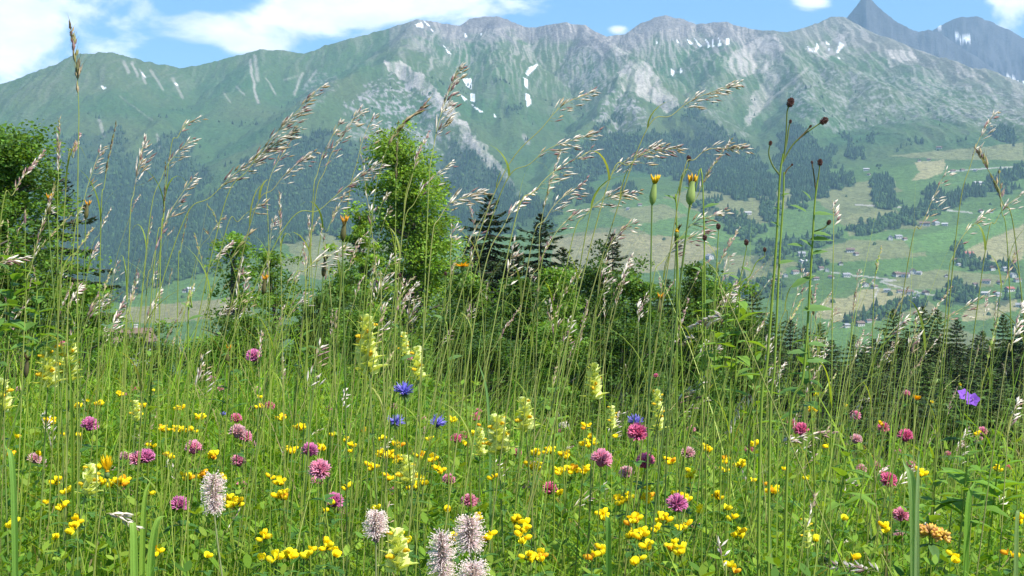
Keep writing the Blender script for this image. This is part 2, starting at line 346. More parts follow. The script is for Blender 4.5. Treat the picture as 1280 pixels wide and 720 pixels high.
# thin light gully lines down the left face and below the crest
for (x0, y0, x1, y1, w_, a_) in [(312, 75, 322, 128, 1.6, .7), (355, 100, 372, 95, 1, .4), (295, 108, 305, 118, 1, .5), (155, 78, 160, 90, 2, .6), (165, 78, 172, 95, 1.6, .6), (176, 88, 182, 104, 1.4, .6), (188, 88, 204, 112, 1.4, .5), (216, 98, 228, 122, 1.6, .5),
                               (318, 70, 322, 100, 2, .5), (332, 98, 345, 118, 1, .5), (378, 92, 368, 118, 1.6, .6), (395, 88, 385, 102, 1.2, .5), (280, 116, 288, 128, 1, .4), (124, 150, 130, 170, 2, .5), (196, 168, 200, 185, 1.5, .5), (150, 120, 190, 150, .8, .3), (655, 170, 660, 178, 2.5, .6), (1010, 85, 935, 150, 1.5, .5)]:
    t = np.clip(((PX2 - x0) * (x1 - x0) + (PY2 - y0) * (y1 - y0)) / ((x1 - x0) ** 2 + (y1 - y0) ** 2), 0, 1)
    dd = np.hypot(PX2 + 2.5 * n_mid - x0 - t * (x1 - x0), PY2 - y0 - t * (y1 - y0))
    col2 = mixc(col2, (1 - sstep(w_ * .5, w_ * 1.6, dd)) * a_ * (D2 > 3600), SCREE)
col2 = mixc(col2, in_poly(PX2, PY2, [(585, 18), (640, 18), (650, 32), (625, 35), (586, 36)]) * .8, ROCK * .62)
col2 = mixc(col2, in_poly(PX2, PY2, [(796, 42), (815, 18), (850, 18), (880, 30), (850, 34)]) * .7, ROCK * .7)
SNOWS = [[(657, 92), (662, 84), (673, 80), (668, 87), (660, 95)], [(655, 97), (660, 100), (659, 110), (655, 108)], [(657, 117), (662, 118), (664, 130), (659, 134)], [(578, 99), (589, 98), (589, 112), (583, 108)], [(588, 117), (594, 117), (594, 128), (588, 126)],
         [(575, 118), (584, 124), (581, 126)], [(597, 136), (605, 140), (600, 140)], [(519, 30), (527, 28), (529, 34), (520, 34)], [(528, 25), (538, 32), (536, 33)], [(538, 34), (543, 40), (540, 39)], [(553, 56), (565, 68), (560, 66)], [(588, 129), (600, 138), (596, 137)],
         [(858, 48), (866, 54), (863, 56)], [(868, 48), (878, 58), (874, 59)], [(882, 48), (888, 58), (885, 60)], [(890, 47), (893, 58), (890, 59)], [(898, 46), (902, 57), (898, 58)], [(907, 48), (912, 48), (911, 56), (907, 56)], [(838, 84), (844, 90), (841, 96), (839, 92)],
         [(851, 82), (853, 90), (851, 92)], [(820, 50), (823, 55), (820, 54)], [(845, 48), (850, 54), (846, 53)], [(1010, 58), (1016, 64), (1012, 64)], [(1020, 52), (1024, 60), (1017, 66), (1020, 60)], [(1049, 52), (1055, 56), (1048, 66), (1045, 66)], [(1033, 52), (1038, 56), (1034, 56)],
         [(1035, 58), (1038, 62), (1036, 63)], [(1047, 70), (1051, 74), (1047, 73)], [(124, 106), (134, 110), (130, 112)], [(176, 88), (182, 96), (179, 96)], [(581, 41), (584, 46), (581, 47)], [(600, 38), (602, 44), (600, 44)], [(617, 142), (622, 147), (618, 146)], [(218, 103), (223, 106), (219, 107)], [(765, 38), (780, 39), (778, 42)]]
for poly in SNOWS:
    cxp = np.mean([p[0] for p in poly]); cyp = np.mean([p[1] for p in poly]); pl = [(cxp + (p[0] - cxp) * 1.02, cyp + (p[1] - cyp) * 1.02) for p in poly]
    col2 = mixc(col2, (in_poly(PX2, PY2, pl, warp=.8) & (D2 > 3900) & (D2 < 6600)) * .95, SNOW)

# --- woods on the slopes (outlines), filled with real trees further down
WOODS = [([(130, 250), (150, 225), (190, 235), (230, 262), (270, 235), (330, 190), (380, 170), (410, 165), (420, 215), (470, 190), (470, 235), (560, 240), (650, 262), (640, 290), (560, 300), (430, 300), (400, 290), (330, 315), (240, 345), (150, 375), (100, 395), (60, 395), (0, 380), (0, 290), (60, 240)], 1.0),
         ([(60, 175), (120, 165), (150, 160), (165, 195), (215, 165), (235, 168), (250, 200), (270, 225), (220, 262), (150, 245), (60, 240)], .75), ([(410, 165), (430, 172), (470, 175), (500, 200), (560, 240), (480, 245), (420, 230)], .75),
         ([(560, 178), (600, 195), (640, 235), (660, 262), (600, 262), (560, 235)], .85), ([(500, 190), (560, 190), (600, 240), (510, 245)], .6),
         ([(690, 245), (712, 200), (745, 160), (775, 140), (760, 165), (800, 168), (840, 165), (880, 180), (930, 200), (955, 225), (975, 245), (930, 250), (880, 238), (850, 226), (800, 216), (765, 215), (735, 230), (715, 250), (695, 262)], 1.0),
         ([(850, 130), (870, 140), (935, 180), (975, 235), (950, 235), (900, 200), (862, 165)], .9), ([(975, 180), (985, 155), (1003, 158), (1020, 175), (1035, 200), (1030, 235), (1000, 245), (975, 235), (968, 205)], 1.0),
         ([(1052, 168), (1062, 172), (1070, 184), (1083, 190), (1082, 198), (1062, 200), (1058, 185)], 1.1), ([(1084, 168), (1094, 166), (1097, 176), (1088, 180)], 1.2), ([(1128, 176), (1150, 175), (1152, 179), (1128, 180)], .8),
         ([(1088, 225), (1108, 222), (1118, 240), (1122, 258), (1108, 264), (1098, 258), (1088, 245)], 1.3), ([(1235, 160), (1260, 158), (1275, 175), (1260, 180), (1236, 172)], 1.1), ([(1030, 186), (1045, 184), (1045, 200), (1038, 220), (1032, 210)], 1.1),
         ([(1055, 214), (1068, 220), (1068, 232), (1040, 238), (1030, 246), (1000, 252), (985, 250), (990, 240), (1030, 235)], 1.1), ([(950, 250), (975, 248), (975, 275), (960, 285), (948, 270)], 1.0), ([(896, 268), (915, 262), (935, 275), (955, 290), (940, 300), (905, 288)], 1.1),
         ([(1060, 286), (1100, 276), (1130, 268), (1180, 248), (1240, 225), (1242, 238), (1190, 258), (1140, 280), (1070, 296)], 1.1), ([(1150, 240), (1172, 234), (1176, 246), (1156, 250)], 1.2), ([(1210, 240), (1280, 205), (1280, 222), (1220, 248)], 1.2), ([(985, 298), (1030, 292), (1050, 290), (1058, 300), (1010, 312), (975, 318)], .8),
         ([(1072, 390), (1110, 382), (1145, 376), (1160, 380), (1130, 392), (1085, 402), (1060, 405)], 1.2), ([(1178, 368), (1190, 358), (1215, 362), (1222, 372), (1200, 384), (1178, 384)], 1.2), ([(1204, 324), (1222, 322), (1250, 330), (1276, 334), (1270, 342), (1204, 336)], 1.1), ([(1236, 378), (1268, 370), (1276, 366), (1272, 376), (1240, 386)], .9),
         ([(940, 298), (980, 300), (990, 320), (960, 345), (940, 330)], .7), ([(1000, 320), (1028, 322), (1032, 340), (1005, 342)], .7), ([(900, 350), (960, 346), (985, 352), (980, 372), (900, 380)], .6), ([(640, 240), (700, 262), (690, 290), (650, 290)], .8), ([(770, 232), (795, 230), (795, 243), (770, 244)], 1.1), ([(720, 247), (738, 240), (745, 252), (724, 260)], 1.1),
         ([(1190, 305), (1200, 300), (1204, 322), (1192, 322)], 1.1), ([(630, 130), (650, 128), (650, 142), (636, 142)], .4), ([(985, 210), (1005, 225), (1005, 262), (985, 262)], .8), ([(870, 255), (900, 250), (896, 268), (872, 268)], .7), ([(1250, 240), (1280, 232), (1280, 238), (1250, 246)], .8)]
woods = np.zeros(sh)
for poly, s_ in WOODS: woods = np.maximum(woods, in_poly(PX2, PY2, poly, warp=11) * s_ * (D2 < 5200))
woods = np.where(PX2 < 0, (sstep(3300, 3600, D2) * (1 - sstep(4200, 4500, D2))), woods)
col2 = mixc(col2, np.clip(woods, 0, 1) * .85, np.array([.035, .065, .03]))
col2 *= (1 + .16 * n_fine + .12 * n_mid)[..., None]
col2 = np.clip(col2, .01, .92)

def ground_material(name, tint=True, bump=0.0, base=(.05, .09, .025)):
    m = bpy.data.materials.new(name); m.use_nodes = True; t = m.node_tree; b = t.nodes['Principled BSDF']
    b.inputs['Roughness'].default_value = 0.95; b.inputs['Specular IOR Level'].default_value = 0.1
    geo = N(t, 'ShaderNodeNewGeometry')
    n = N(t, 'ShaderNodeTexNoise', i={'Scale': .09, 'Detail': 6.0, 'Roughness': .7}); L(t, geo, 'Position', n, 'Vector')
    mr = N(t, 'ShaderNodeMapRange', i={'From Min': .3, 'From Max': .7, 'To Min': .62, 'To Max': 1.38}); L(t, n, 'Fac', mr, 'Value')
    vm = N(t, 'ShaderNodeVectorMath', operation='SCALE')
    if tint: ac = N(t, 'ShaderNodeAttribute', attribute_name='tint'); L(t, ac, 'Color', vm, 0)
    else: vm.inputs[0].default_value = base
    L(t, mr, 0, vm, 'Scale'); L(t, vm, 0, b, 'Base Color')
    if bump:
        bp = N(t, 'ShaderNodeBump', i={'Strength': .9, 'Distance': bump}); n3 = N(t, 'ShaderNodeTexNoise', i={'Scale': .05, 'Detail': 8.0, 'Roughness': .72}); L(t, geo, 'Position', n3, 'Vector')
        L(t, n3, 'Fac', bp, 'Height'); L(t, bp, 0, b, 'Normal')
    return m
def grid_faces(nu, nv):
    i = np.arange(nu - 1)[:, None] * nv + np.arange(nv - 1)[None, :]
    return np.stack([i, i + nv, i + nv + 1, i + 1], -1).reshape(-1, 4)[:, ::-1]
M_far = ground_material('alpine_slope', True, 12.0)
me = make_mesh('mountain', np.stack([X2, Y2, Z2], -1).reshape(-1, 3), grid_faces(*sh), M_far, colors=col2.reshape(-1, 3))
tag(link('mountain', me), kind='structure')

# the meadow and the hillside that falls away behind it (full circle round the viewpoint)
AZn = np.radians(np.concatenate([np.linspace(-180, -37, 40), np.degrees(AZ[::6]), [36.0], np.linspace(37, 180, 40)]))
AZn = np.unique(AZn)
DN = np.concatenate([[0.02], np.linspace(.3, 12, 60), np.geomspace(12.5, 300, 60)])
An, Dn = np.meshgrid(AZn, DN, indexing='ij'); Xn, Yn = Dn * np.sin(An), Dn * np.cos(An)
Zn = height(Xn, Yn)
# inside the view sector the hillside ends on the mountain's first row
cg = np.broadcast_to(np.array([.04, .075, .02]), Xn.shape + (3,)).copy()
cg = mixc(cg, np.clip(.5 + fbm(Xn / .5, Yn / .5, 3) * 1.5, 0, 1), np.array([.07, .10, .03]))
M_near = ground_material('meadow_soil', True)
tag(link('meadow_ground', make_mesh('meadow_ground', np.stack([Xn, Yn, Zn - .02 * (Dn > 250)], -1).reshape(-1, 3), grid_faces(*Xn.shape), M_near, colors=cg.reshape(-1, 3))), kind='structure')
def ground_z(x, y): return float(height(np.array([[float(x)]]), np.array([[float(y)]]))[0, 0])

# far rocky peaks behind the right shoulder
def peak(name, line, dist, foot, back, colr, seed):
    xs = np.array([p[0] for p in line], float); ys = np.array([p[1] for p in line], float)
    u = np.linspace(xs[0], xs[-1], 260); cy_ = np.interp(u, xs, ys) + .9 * pnoise(u / 4 + seed, u * 0 + .5) + 1.5 * pnoise(u / 13 + seed, u * 0 + 7.5)
    R = []
    for k, s_ in enumerate(np.linspace(-1, 1, 90)):            # -1 foot towards us, 0 crest, 1 foot behind
        w = abs(s_); D = dist + (s_ * (foot if s_ < 0 else back))
        row = np.array([at_d(a, b, dist) for a, b in zip(u, cy_)]); zc_ = row[:, 2]
        r = row[:, :2] / np.linalg.norm(row[:, :2], axis=1, keepdims=True); zz = zc_ * (1 - w ** .85) + 150 * w ** .85
        xy = r * D
        rb = (ridged(xy[:, 0] / 170 + seed, xy[:, 1] / 420, 5, .6) - .62) * 170 * min(1, w * 5)
        R.append(np.column_stack([xy, zz + rb]))
    V = np.array(R); nn = fbm(V[..., 0] / 60, V[..., 1] / 160, 4, .6); PXp, PYp = proj(V)
    c = np.broadcast_to(colr, V.shape[:2] + (3,)).copy(); c = mixc(c, np.clip(.45 + nn * 2, 0, 1), colr * 1.7)
    for poly in [[(1191, 41), (1197, 42), (1201, 50), (1213, 40), (1213, 52), (1203, 53), (1195, 46)], [(1257, 98), (1263, 98), (1285, 102), (1285, 104), (1262, 102)], [(1171, 33), (1176, 30), (1174, 35)]]:
        c = mixc(c, in_poly(PXp, PYp, poly, warp=.7) * .9, SNOW)
    tag(link(name, make_mesh(name, V.reshape(-1, 3), grid_faces(*V.shape[:2]), M_far, colors=np.clip(c, 0, .9).reshape(-1, 3))), kind='structure')
peak('far_mountain', [(1010, 90), (1040, 38), (1050, 24), (1060, 15), (1070, 4), (1076, -6), (1083, -12), (1094, -2), (1104, 8), (1118, 18), (1130, 27), (1148, 34), (1160, 31), (1178, 38), (1200, 52), (1240, 80), (1300, 120)], 8200, 1500, 1500, np.array([.050, .052, .058]), 3)
peak('far_mountain', [(1120, 80), (1150, 45), (1168, 32), (1176, 25), (1190, 18), (1205, 15), (1222, 15), (1238, 20), (1248, 28), (1262, 32), (1280, 42), (1330, 70), (1500, 130)], 9000, 1900, 1500, np.array([.050, .052, .060]), 9)
peak('far_mountain', [(1180, 130), (1240, 110), (1262, 98), (1300, 96), (1360, 100), (1500, 150)], 7400, 900, 1500, np.array([.07, .08, .05]), 5)

# air between us and the massif
hz = bpy.data.meshes.new('haze')
x0, x1, y0, y1, z0, z1 = -14000., 14000., -9000., 10900., -700., 2000.
vs = [(x, y, z) for x in (x0, x1) for y in (y0, y1) for z in (z0, z1)]
hz.from_pydata(vs, [], [(0, 1, 3, 2), (4, 6, 7, 5), (0, 4, 5, 1), (2, 3, 7, 6), (0, 2, 6, 4), (1, 5, 7, 3)]); hz.update()
hm = bpy.data.materials.new('haze_air'); hm.use_nodes = True; t = hm.node_tree; t.nodes.clear()
vo = N(t, 'ShaderNodeVolumePrincipled', i={'Color': (.48, .74, 1.0, 1), 'Density': 0.68e-4, 'Anisotropy': 0.1}); mo = N(t, 'ShaderNodeOutputMaterial'); L(t, vo, 0, mo, 'Volume')
hz.materials.append(hm); tag(link('haze', hz), kind='stuff')

# ------------------------------------------------------------------ foliage material shared by plants (tint = the plant's own colour)
def leaf_material(name, trans=.35, rough=.55, spec=.25, bri=1.0, noise=None):
    m = bpy.data.materials.new(name); m.use_nodes = True; t = m.node_tree; t.nodes.clear()
    at_ = N(t, 'ShaderNodeAttribute', attribute_name='tint'); o = N(t, 'ShaderNodeOutputMaterial')
    src = (at_, 'Color')
    if noise:
        geo = N(t, 'ShaderNodeTexCoord'); n = N(t, 'ShaderNodeTexNoise', i={'Scale': noise, 'Detail': 4.0, 'Roughness': .6}); L(t, geo, 'Object', n, 'Vector')
        mr = N(t, 'ShaderNodeMapRange', i={'From Min': .3, 'From Max': .7, 'To Min': .75, 'To Max': 1.25}); L(t, n, 'Fac', mr, 'Value')
        vm = N(t, 'ShaderNodeVectorMath', operation='SCALE'); L(t, at_, 'Color', vm, 0); L(t, mr, 0, vm, 'Scale'); src = (vm, 0)
    b = N(t, 'ShaderNodeBsdfPrincipled', i={'Roughness': rough, 'Specular IOR Level': spec}); L(t, src[0], src[1], b, 'Base Color')
    if trans:
        tr = N(t, 'ShaderNodeBsdfTranslucent'); vm2 = N(t, 'ShaderNodeVectorMath', operation='MULTIPLY'); vm2.inputs[1].default_value = (1.75 * bri, 1.5 * bri, (.45 if bri == 1 else .8) * bri)
        L(t, src[0], src[1], vm2, 0); L(t, vm2, 0, tr, 'Color')
        ms = N(t, 'ShaderNodeMixShader', i={0: trans}); L(t, b, 0, ms, 1); L(t, tr, 0, ms, 2); L(t, ms, 0, o, 'Surface')
    else: L(t, b, 0, o, 'Surface')
    return m
M_leaf = leaf_material('leaf', .38); M_needle = leaf_material('needle', .12, .6); M_bark = leaf_material('bark', 0, .9, .1, noise=6.0)
M_wood = leaf_material('far_wood', .1, .9, .1)

# woods on the far slopes: one mass of small conical and round trees
def far_trees(P, hgt, kind, tint):
    """P (n,3) feet, kind 0 conifer / 1 round"""
    n = len(P); r = np.random.default_rng(len(P) + 3); V = []; Fq = []; C = []
    k = 7; a = np.linspace(0, 2 * np.pi, k, endpoint=False)
    # conifer: two stacked cones
    ring = lambda rad, z: np.stack([np.cos(a) * rad, np.sin(a) * rad, np.full(k, z)], -1)
    con = np.concatenate([ring(.24, .06), [[0, 0, .66]], ring(.17, .36), [[0, 0, 1.0]]])
    cf = [(i, (i + 1) % k, k) for i in range(k)] + [(k + 1 + i, k + 1 + (i + 1) % k, 2 * k + 1) for i in range(k)]
    rnd = np.concatenate([ring(.22, .1), ring(.36, .4), ring(.26, .78), [[0, 0, .95]]])
    rf = [(i, (i + 1) % k, k + (i + 1) % k) for i in range(k)] + [(i, k + (i + 1) % k, k + i) for i in range(k)] + [(k + i, k + (i + 1) % k, 2 * k + (i + 1) % k) for i in range(k)] + [(k + i, 2 * k + (i + 1) % k, 2 * k + i) for i in range(k)] + [(2 * k + i, 2 * k + (i + 1) % k, 3 * k) for i in range(k)]
    base = 0
    for kd, (tv, tf) in enumerate(((con, cf), (rnd, rf))):
        s = kind == kd; m = int(s.sum())
        if not m: continue
        ro = r.random(m) * 6.28; c, s_ = np.cos(ro)[:, None], np.sin(ro)[:, None]
        jit = 1 + r.normal(0, .16, (m, len(tv)))
        x = tv[:, 0] * jit; y = tv[:, 1] * jit; h = hgt[s][:, None]; wd = (hgt[s] * r.uniform(.8, 1.25, m))[:, None]
        v = np.stack([P[s, 0:1] + (x * c - y * s_) * wd, P[s, 1:2] + (x * s_ + y * c) * wd, P[s, 2:3] + tv[:, 2] * h - .5], -1)
        V.append(v.reshape(-1, 3)); f = np.array(tf)[None] + (base + np.arange(m) * len(tv))[:, None, None]; Fq.append(f.reshape(-1, 3)); base += m * len(tv)
        C.append(np.repeat(tint[s], len(tv), axis=0))
    return np.concatenate(V), np.concatenate(Fq), np.concatenate(C)
cell = np.gradient(AZ)[:, None] * D2 * np.gradient(DD)[None, :]
prob = cell / 44.0 * np.clip(woods, 0, 1.3) * (1 - .25 * (D2 > 3800))
prob *= np.where(woods > .95, np.clip(.95 + 1.2 * n_mid + .8 * n_big, .25, 1.2), np.clip(.5 + 2.2 * n_mid, 0.1, 1))
scatter_edge = np.zeros(sh)
alp = (hi > .1) * (fbm(X2 / 70 + 50, Y2 / 70, 3) > .33) * (PY2 > crest + 75) * .10
prob += cell / 62.0 * alp * (X2 < 1500)
r_ = np.random.default_rng(21); cnt = r_.poisson(np.clip(prob, 0, 4)); cnt[(PX2 < -120) | (PX2 > 1400)] = 0
ii, jj = np.nonzero(cnt); rep = cnt[ii, jj]; ii = np.repeat(ii, rep); jj = np.repeat(jj, rep)
ii = np.clip(ii, 1, sh[0] - 2); jj = np.clip(jj, 1, sh[1] - 2)
fi = ii + r_.uniform(-.5, .5, len(ii)); fj = jj + r_.uniform(-.5, .5, len(jj))
def bil(A, fi, fj):
    i = np.floor(fi).astype(int); j = np.floor(fj).astype(int); u = fi - i; v = fj - j
    return A[i, j] * (1 - u) * (1 - v) + A[i + 1, j] * u * (1 - v) + A[i, j + 1] * (1 - u) * v + A[i + 1, j + 1] * u * v
Pf = np.stack([bil(X2, fi, fj), bil(Y2, fi, fj), bil(Z2, fi, fj)], -1)
low = D2[ii, jj] < 3300
kindf = np.where(low, (r_.random(len(ii)) < .6), (r_.random(len(ii)) < .22)).astype(int)
hg = np.where(kindf == 1, r_.uniform(7, 14, len(ii)), r_.uniform(10, 20, len(ii))) * np.where(hi[ii, jj] > .5, .8, 1)
tn = np.array([.030, .062, .027]) * r_.uniform(.7, 1.4, (len(ii), 1)) * (1 + .5 * np.clip(n_mid[ii, jj], -.6, .6))[:, None]; tn[kindf == 1] = np.array([.050, .095, .028]) * r_.uniform(.7, 1.4, (int((kindf == 1).sum()), 1))
V, Fq, C = far_trees(Pf, hg, kindf, tn)
print('FAR TREES', len(ii))
wo = link('far_woods', make_mesh('far_woods', V, Fq, M_wood, colors=C, smooth=False)); tag(wo, 'dark conifer and mixed woods clothing the lower mountain slopes', kind='stuff')

# single trees standing in the fields
LONE = [(1093, 306, 13), (1113, 369, 17), (1041, 378, 14), (1097, 208, 15), (1101, 208, 14), (1053, 215, 12), (1048, 205, 14), (1058, 192, 12), (1058, 246, 10), (1238, 256, 11), (1107, 345, 9), (830, 300, 13), (1236, 394, 12), (1099, 211, 10), (742, 262, 12), (1000, 264, 13), (268, 345, 10), (228, 372, 10), (1165, 247, 12), (1183, 369, 13)]
b1 = far_trees(np.zeros((1, 3)), np.array([1.0]), np.array([1]), np.array([[.045, .08, .028]]))
Vc, Fc, Cc = b1
for _s in range(2): pass
crown_me = make_mesh('crown', Vc + [0, 0, .05], Fc, M_wood, colors=Cc, smooth=False)
ta = np.linspace(0, 6.283, 6, endpoint=False); tv = np.concatenate([np.stack([np.cos(ta) * .04, np.sin(ta) * .04, ta * 0 - .1], -1), np.stack([np.cos(ta) * .025, np.sin(ta) * .025, ta * 0 + .35], -1)])
trunk_me = make_mesh('trunk', tv, np.array([(i, (i + 1) % 6, 6 + (i + 1) % 6, 6 + i) for i in range(6)]), M_bark, colors=np.tile([.10, .08, .06], (12, 1)))
LABELQ = []          # (object, kind phrase, group, px, py): labels written at the end from what stands beside each
for i, (px, py, h) in enumerate(LONE):
    p = hit(px, py)
    if p is None: continue
    o = empty('field_tree', p); o.scale = (h * 1.05, h * 1.05, h); o.rotation_euler.z = i * 1.7
    link('crown', crown_me, o); link('trunk', trunk_me, o); o['category'] = 'tree'; LABELQ.append((o, 'lone round tree in a field', 'single trees in the far fields', px, py))

# ------------------------------------------------------------------ chalets and farmhouses on the far slope
def simple_material(name, col, rough=.8, spec=.2, noise=None, amt=.2):
    m = bpy.data.materials.new(name); m.use_nodes = True; t = m.node_tree; b = t.nodes['Principled BSDF']
    b.inputs['Roughness'].default_value = rough; b.inputs['Specular IOR Level'].default_value = spec
    geo = N(t, 'ShaderNodeTexCoord'); n = N(t, 'ShaderNodeTexNoise', i={'Scale': noise or 2.0, 'Detail': 5.0}); L(t, geo, 'Object', n, 'Vector')
    mr = N(t, 'ShaderNodeMapRange', i={'From Min': .3, 'From Max': .7, 'To Min': 1 - amt, 'To Max': 1 + amt}); L(t, n, 'Fac', mr, 'Value')
    vm = N(t, 'ShaderNodeVectorMath', operation='SCALE'); vm.inputs[0].default_value = col; L(t, mr, 0, vm, 'Scale'); L(t, vm, 0, b, 'Base Color')
    return m
M_white = simple_material('whitewash', (.50, .48, .45)); M_timber = simple_material('old_timber', (.16, .10, .06), noise=4.0)
ROOFM = {'brown': simple_material('roof_brown', (.17, .115, .09), noise=3.0), 'grey': simple_material('roof_grey', (.27, .27, .28), noise=3.0), 'red': simple_material('roof_red', (.33, .12, .09), noise=3.0), 'pale': simple_material('roof_pale', (.40, .39, .38), noise=3.0)}
M_glass = simple_material('dark_glass', (.04, .05, .06), .15, .5)
def box_v(x0, x1, y0, y1, z0, z1): return np.array([(x, y, z) for x in (x0, x1) for y in (y0, y1) for z in (z0, z1)], float)
BOXF = np.array([(0, 1, 3, 2), (4, 6, 7, 5), (0, 4, 5, 1), (2, 3, 7, 6), (0, 2, 6, 4), (1, 5, 7, 3)])
def boxes(lst): 
    return np.concatenate([box_v(*b) for b in lst]), np.concatenate([BOXF + 8 * i for i in range(len(lst))])
def chalet_proto(kind, wood):
    W, D, H, R = 6.5, 5.0, 5.2, 3.0
    # walls with gables: lower masonry, upper timber
    v1, f1 = boxes([(-W, W, -D, D, -3, 2.6)])
    v2 = np.array([(-W, -D, 2.6), (W, -D, 2.6), (W, D, 2.6), (-W, D, 2.6), (-W, -D, H), (W, -D, H), (W, D, H), (-W, D, H), (-W, 0, H + R), (W, 0, H + R)], float) + [0, 0, .003]
    f2q = np.array([(0, 1, 5, 4), (2, 3, 7, 6), (1, 2, 6, 5), (3, 0, 4, 7)]); f2t = np.array([(4, 8, 7), (5, 6, 9)])
    o = .9
    s = R / D; e = H - o * 1.2 * s
    v3 = np.array([(-W - o, -D - o * 1.2, e), (W + o, -D - o * 1.2, e), (W + o, 0, H + R + .1), (-W - o, 0, H + R + .1), (-W - o, D + o * 1.2, e), (W + o, D + o * 1.2, e)], float)
    v3 = np.concatenate([v3 + [0, 0, .05], v3 + [0, 0, .4]])
    f3 = np.array([(0, 1, 2, 3), (3, 2, 5, 4), (6, 9, 8, 7), (9, 10, 11, 8), (0, 6, 7, 1), (5, 11, 10, 4), (1, 7, 8, 2), (2, 8, 11, 5), (3, 9, 6, 0), (4, 10, 9, 3)])
    wl = make_mesh('wall', v1, f1, M_white, smooth=False); up = make_mesh('upper_wall', v2, [f2q, f2t], M_timber if wood else M_white, smooth=False)
    rf = make_mesh('roof', v3, f3, ROOFM[kind], smooth=False)
    cv, cf_ = boxes([(2.0, 3.1, .8, 1.9, H + 1.2, H + R + 1.3), (1.85, 3.25, .65, 2.05, H + R + 1.3, H + R + 1.55)]); ch = make_mesh('chimney', cv, cf_, M_white, smooth=False)
    wv, wf = boxes([(-.7, .7, -.06, .06, -.75, .75), (-.82, .82, -.1, .0, -.9, -.76)]); wi = make_mesh('window', wv, wf, M_glass, smooth=False)
    return wl, up, rf, ch, wi
PROT = {(k, w): chalet_proto(k, w) for k in ROOFM for w in (0, 1)}
def chalet(p, scale, rz, kind, wood, length=1.0):
    wl, up, rf, ch, wi = PROT[(kind, wood)]
    o = empty('farmhouse' if scale > 1.15 else 'chalet', p); o.rotation_euler.z = rz; o.scale = (scale * length, scale, scale)
    link('wall', wl, o); link('upper_wall', up, o); r = link('roof', rf, o); link('chimney', ch, r)
    for (x, y, z, a) in [(-4, -5.06, 1.1, 0), (0, -5.06, 1.1, 0), (4, -5.06, 1.1, 0), (-3, -5.06, 4.0, 0), (3, -5.06, 4.0, 0), (6.56, -2.2, 1.1, math.pi / 2), (6.56, 2.2, 1.1, math.pi / 2), (6.56, 0, 4.6, math.pi / 2), (-6.56, 0, 4.6, -math.pi / 2), (-6.56, -2.2, 1.1, -math.pi / 2)]:
        w = link('window', wi, o, (x, y, z)); w.rotation_euler.z = a
    return o
HOUSES = [(1223, 231, 1.2, 'pale', 0, 1.6), (1226, 265, .9, 'brown', 1, 1), (1238, 266, .9, 'grey', 1, 1), (1156, 282, 1.3, 'brown', 1, 1.5), (1170, 281, 1.1, 'grey', 0, 1.2), (1181, 282, .9, 'pale', 0, 1.3), (1113, 299, 1.1, 'grey', 0, 1.2), (1123, 298, 1.1, 'grey', 0, 1.2), (1131, 300, .8, 'brown', 1, 1),
 (1063, 315, 1.2, 'brown', 1, 1.2), (1070, 319, .9, 'brown', 1, 1), (1002, 320, 1.3, 'grey', 0, 1), (1004, 329, 1.1, 'pale', 0, 1.3), (887, 323, 1.3, 'grey', 0, 1.1), (1026, 337, .9, 'brown', 1, 1), (1034, 339, .9, 'grey', 0, 1), (1039, 348, .9, 'brown', 1, 1), (1058, 346, 1.1, 'grey', 0, 1.1), (994, 342, 1, 'brown', 0, 1.2), (982, 346, .9, 'grey', 0, 1),
 (1010, 345, .9, 'brown', 0, 1), (1051, 331, .9, 'brown', 1, 1.2), (1121, 345, 1.2, 'brown', 1, 1.2), (1141, 342, 1.4, 'red', 0, 1.2), (1132, 346, 1.2, 'brown', 0, 1.1), (1149, 343, .9, 'grey', 0, 1), (1211, 320, 1.3, 'red', 0, 1.2), (1217, 323, .8, 'pale', 0, 1), (1196, 327, 1, 'brown', 1, 1.2), (1198, 332, .7, 'grey', 0, 1), (1239, 337, 1.1, 'brown', 1, 1.3),
 (1256, 338, 1, 'grey', 0, 1), (1266, 346, 1.1, 'grey', 0, 1.1), (1233, 354, 1.1, 'brown', 0, 1.2), (1250, 355, 1, 'brown', 1, 1.1), (1262, 364, 1.2, 'red', 1, 1.2), (1232, 369, 1, 'pale', 0, 1.2), (1247, 370, 1, 'grey', 0, 1), (1209, 375, .9, 'brown', 1, 1), (1136, 368, 1.2, 'brown', 0, 1.2), (1157, 368, 1.1, 'brown', 1, 1.1), (1147, 371, .8, 'grey', 0, 1), (1142, 377, 1.1, 'grey', 0, 1.3),
 (1125, 366, .9, 'brown', 0, 1), (1109, 365, .9, 'grey', 0, 1.2), (1082, 358, 1.1, 'brown', 0, 1), (1093, 360, .9, 'brown', 1, 1.2), (1075, 407, 1.1, 'brown', 1, 1.1), (1058, 409, .9, 'grey', 1, 1), (1086, 403, .8, 'brown', 0, 1), (1174, 186, 1.0, 'brown', 1, 1.4), (1149, 202, .9, 'brown', 1, 1), (1161, 201, .9, 'brown', 1, 1), (1191, 215, .9, 'brown', 1, 1.3), (1203, 214, .9, 'brown', 1, 1.2), (1219, 214, .8, 'grey', 1, 1),
 (1100, 223, .8, 'pale', 1, 1), (1083, 213, .9, 'pale', 1, 1.5), (1086, 219, .7, 'brown', 1, 1), (238, 364, 1.1, 'pale', 0, 1.1), (231, 365, .8, 'brown', 1, 1), (935, 268, 1, 'pale', 1, 1.4), (800, 257, .8, 'brown', 1, 1), (785, 262, .7, 'grey', 1, 1), (1272, 352, 1, 'brown', 0, 1.1), (1219, 357, .8, 'brown', 1, 1), (1183, 346, .7, 'grey', 1, 1), (1020, 350, .9, 'brown', 1, 1.1), (1275, 384, 1.1, 'grey', 0, 1.2)]
rh = random.Random(4)
